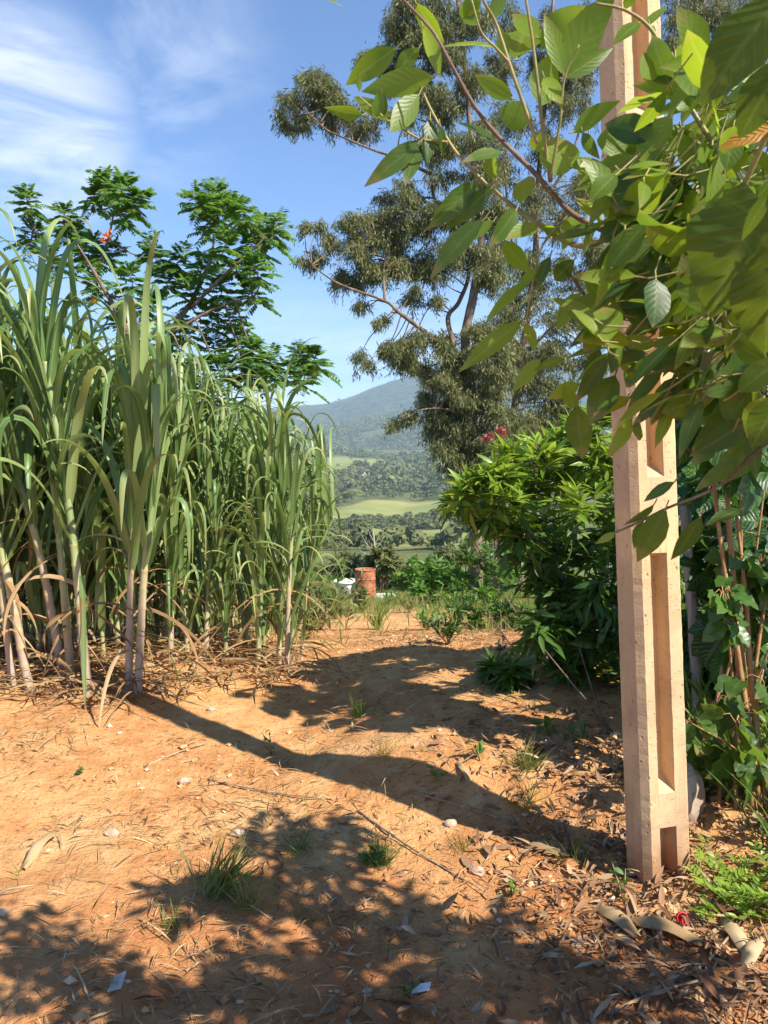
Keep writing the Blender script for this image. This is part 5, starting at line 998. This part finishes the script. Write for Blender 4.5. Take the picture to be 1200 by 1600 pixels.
# husks (dry cane sheaths / palm spathes)
def husk(p0, p1, w, label, seed):
    r_ = np.random.default_rng(seed); d = p1 - p0; n = 12; s = np.linspace(0, 1, n); L = np.linalg.norm(d); pth = p0 + np.outer(s, d) + np.outer(np.sin(s * np.pi), [0, 0, 0.14 * L]) + [0, 0, 0.012]
    side = unit(np.cross(d, UP)); hw = w * np.sin(np.pi * np.clip(s * 0.86 + 0.10, 0, 1)) ** 0.7; mb = MB(); V = []
    for u_ in (-1, -.5, 0, .5, 1): V.append(pth + np.outer(hw * u_, side) + np.outer(hw * (-0.65 * u_ * u_) + 0.004 * np.sin(s * 9 + u_ * 3), UP))
    V = np.stack(V, 1).reshape(-1, 3); Q = [(5 * i + j, 5 * i + j + 1, 5 * i + j + 6, 5 * i + j + 5) for i in range(n - 1) for j in range(4)]
    A = np.zeros((len(V), 3)); A[:, 2] = r_.uniform(.4, .8); mb.add(V, Q, None, A); tag(mb.build('dry_husk', M['straw'], None, True), label, 'husk', 'dry husks on the ground')
for i, (a, b_, w, lab) in enumerate((((36, 1362), (88, 1305), .022, 'curled grey-brown dry husk alone on the sunlit soil at left'), ((935, 1420), (1000, 1470), .03, 'split tan dry husk pointing down right, left of the pole foot'), ((985, 1440), (1100, 1480), .03, 'long pale brown dry husk lying below the red cap'), ((820, 1325), (895, 1345), .022, 'grey dry husk on the slope of the bank left of the pole'), ((1130, 1440), (1170, 1500), .026, 'bent pale husk at the right edge below the ferny weed'), ((1160, 1520), (1195, 1470), .022, 'forked tan husk at the right picture edge'), ((715, 1195), (735, 1230), .014, 'upright dry husk stuck in the shaded soil by the path'), ((1140, 1595), (1120, 1545), .014, 'thin pale husk at the bottom right corner'))):
    husk(gpt(*a), gpt(*b_), w, lab, i)
tw = [((225, 1200), (325, 1165), .005, 'straight twig lying on the sunlit soil at left centre'), ((325, 1220), (520, 1255), .005, 'long dry stick crossing the edge of the pole shadow'), ((355, 1305), (480, 1330), .004, 'dark thin twig above the grass tuft'), ((330, 1060), (375, 1035), .012, 'thick dry cane piece lying at the foot of the cane'), ((560, 1270), (760, 1400), .005, 'long twig lying along the bank in the pole shadow'), ((880, 1215), (925, 1180), .008, 'pale broken stick propped at the edge of the shrub shade'),
      ((640, 1240), (800, 1290), .006, 'bleached stick on the crest of the bank'), ((840, 1215), (855, 1195), .007, 'short stub of stick beside the bank'), ((1000, 1560), (1140, 1470), .007, 'straight stick lying at the bottom right among the dead leaves'), ((950, 1590), (1090, 1540), .006, 'brown stick at the lower right edge, nearest the camera'), ((870, 1545), (905, 1590), .005, 'short twig at the bottom, right of the paper scrap'), ((150, 1040), (260, 1085), .006, 'dead stalk lying under the front canes'), ((600, 1395), (560, 1420), .004, 'tiny dark twig in the dappled shade')]
for i, (a, b_, r, lab) in enumerate(tw):
    p0, p1 = gpt(*a), gpt(*b_); mb = MB(); m_ = (p0 + p1) / 2; m_[2] = float(gz(m_[0], m_[1])); m_ = m_ + [rng.normal(0, .015), rng.normal(0, .015), r + .006]
    limb(mb, [p0 + [0, 0, r], m_, p1 + [0, 0, r + .008]], r, r * .5, 12, 6, .1, rng); tag(mb.build('dry_stick', M['twig_dry'], None, True), lab, 'stick', 'dry sticks on the ground')
# grass tufts and weeds one can pick out
def tuft_obj(p, n, L, spread, mat, label, cat='grass tuft', name='grass_tuft', lean=(0, 0), group=None, w=1.0):
    n = int(n * 1.6); d = unit(np.stack([rng.normal(lean[0], spread * 1.3, n), rng.normal(lean[1], spread * 1.3, n), np.ones(n)], -1)); mb = MB()
    leaves(mb, T_BLADE, p + np.stack([rng.normal(0, .02, n), rng.normal(0, .02, n), np.full(n, -.005)], -1), d, rng.standard_normal((n, 3)), 0.85 * L * rng.uniform(.4, 1.1, n), 0.6 * w * rng.uniform(.6, 1.2, n), rng); tag(mb.build(name, M[mat]), label, cat, group)
for (px, py, n, L, sp, m, lab, ln) in ((330, 1400, 70, .26, .35, 'grass', 'flattened straw-green grass tuft at the end of the dark rounded shadow', (.9, .5)), (385, 1420, 40, .16, .5, 'grass', 'pale dry grass tuft below the rounded shadow', (0, 0)), (270, 1450, 26, .12, .6, 'grass', 'wispy dry grass tuft at the left in the shade edge', (0, 0)), (560, 1120, 40, .15, .4, 'grass_green', 'green grass tuft in the sun before the shrub shadow', (0, 0)), (590, 985, 40, .5, .25, 'grass_green', 'upright young maize-like plant on the path', (0, 0)), (820, 1200, 60, .18, .6, 'grass', 'yellow grass tuft at the far edge of the bank', (0, 0)), (820, 1265, 40, .16, .6, 'grass', 'thin grass tuft on the bank in the sun', (0, 0)), (590, 1350, 100, .13, .6, 'grass_green', 'small green grass tuft in the dappled shade at centre', (0, 0)), (470, 1330, 26, .12, .6, 'grass_green', 'little tuft in the shade left of centre', (0, 0)), (480, 1440, 24, .1, .6, 'grass', 'dry tuft on the shaded road', (0, 0)), (895, 1345, 40, .14, .6, 'grass', 'straw tuft left of the pole at the bank foot', (0, 0)), (600, 1180, 24, .12, .5, 'grass', 'sparse tuft in the shrub shadow', (0, 0)), (720, 1330, 22, .10, .5, 'grass_green', 'tiny tuft beside the long twig', (0, 0))):
    tuft_obj(gpt(px, py), n, L, sp, m, lab, lean=ln, group='grass tufts on the soil')
def weed(p, n, L, mat, label, name='weed_plant', tm=T_OVAL, group='small weeds', h=0.1, up=0.6):
    root = thing(name, p, label, 'weed', group); f = MB(); w = MB()
    for i in range(max(2, n // 5)):
        d = unit(np.array([rng.normal(0, .45), rng.normal(0, .45), 1.0])); tp = p + d * h * rng.uniform(.6, 1.1); tube(w, [p, (p + tp) / 2, tp], [.003, .0025, .0015], 4, rng=rng); k = 6
        t = np.linspace(.35, 1, k)[:, None]; ld = unit(rdir(rng, k) + [0, 0, up]); leaves(f, tm, p + t * (tp - p), ld, UP + .4 * rng.standard_normal((k, 3)), L * rng.uniform(.6, 1.1, k), None, rng)
    f.build('foliage', M[mat], root); w.build('stems', M['twig_green'], root)
for px, py, n, L, m, lab, h in ((680, 1222, 8, .045, 'bush_bright', 'small bright green weed in sun at the end of the shrub shadow', .06), (585, 1355, 10, .06, 'bush', 'broad-leaved dark weed in the shade at the centre', .05), (425, 1180, 8, .03, 'bush_bright', 'spindly weed beside the pole shadow', .14), (975, 1410, 10, .035, 'bush_bright', 'leafy seedling at the left corner of the pole foot', .13), (640, 1560, 6, .03, 'bush', 'little seedling beside the white paper scrap', .05), (800, 1400, 8, .03, 'bush_bright', 'small seedling among dead leaves left of the pole', .06), (985, 1150, 10, .07, 'bush_bright', 'weed with pale leaves growing between the shrub and the pole', .3), (125, 1210, 8, .03, 'bush', 'flat weed on the sunlit soil at left', .03), (750, 1190, 8, .05, 'bush', 'leafy weed in the shade under the shrub', .08), (900, 1170, 10, .06, 'bush', 'dark weed at the shrub foot', .1), (855, 1150, 10, .06, 'bush', 'weed in the shade left of the shrub foot', .08)):
    weed(gpt(px, py), n, L, m, lab, h=h)
for px, py, D_, n, L, m, lab, h in ((520, 965, 0, 150, .16, 'bush', 'bushy blue-green weed at the left of the path below the white tub', .75), (500, 985, 0, 110, .14, 'bush_olive', 'weed clump beside the last cane at the path edge', .55), (540, 985, 0, 30, .13, 'bush_olive', 'low olive weed at the path edge, right of the bushy one', .45), (560, 955, 0, 90, .18, 'bush_olive', 'dry weed just before the rusty drum', .5), (520, 935, 0, 130, .2, 'bush_bright', 'yellow-green weed before the white tub', .7), (480, 960, 0, 120, .2, 'bush', 'dark weed showing behind the last cane stalk', .9), (440, 985, 0, 120, .2, 'bush_olive', 'weed behind the last cane stalks', .9)):
    weed(gpt(px, py), n, L, m, lab, h=h, tm=T_LANCE, group='weeds beside the far path')
for px, py, n, L, m, lab, h in ((640, 958, 60, .10, 'bush_olive', 'dry low weed in the middle of the far path', .25), (668, 985, 80, .10, 'bush_bright', 'green weed patch at the shaded right side of the far path', .3), (700, 1008, 80, .10, 'bush', 'dark low weed at the foot of the weedy bush', .28), (610, 945, 60, .12, 'bush_bright', 'yellow-green weed just before the pale slab', .3), (480, 1000, 90, .12, 'bush_olive', 'low weed on the left edge of the path by the last canes', .35), (720, 975, 110, .14, 'bush_bright', 'bright leafy weed at the right edge of the far path', .5), (680, 950, 90, .14, 'bush', 'weed below the bluish-green bush', .4)):
    weed(gpt(px, py), n, L, m, lab, h=h, tm=T_LANCE, group='weeds beside the far path')
# ferny weed at the lower right
root = thing('ferny_weed', gpt(1165, 1415), 'bright green ferny weed at the right foot of the pole', 'weed'); f = MB(); w = MB(); p = gpt(1165, 1415)
for i in range(46):
    a = rng.uniform(0, 6.28); s0 = p + np.array([rng.normal(0, .09), rng.normal(0, .07), 0]); d = unit(np.array([math.cos(a) * .8, math.sin(a) * .8, rng.uniform(.5, 1.4)])); L = rng.uniform(.10, .24); nn = 8; t = np.linspace(.2, 1, nn)
    pth = s0 + np.outer(t, d) * L + np.outer(t ** 2, [0, 0, -.3 * L]); sd = unit(np.cross(d, UP)); tube(w, np.vstack([s0, pth[3], pth[-1]]), .0014, 3, cap=False, rng=rng)
    for sg in (-1, 1): leaves(f, T_LANCE4, pth, unit(d * .6 + sd * sg + [0, 0, .1]) + 0 * pth, UP + .3 * rng.standard_normal((nn, 3)), .035 * rng.uniform(.7, 1.1, nn), np.full(nn, 1.25), rng)
f.build('foliage', M['shrub_new'], root); w.build('stems', M['twig_green'], root)
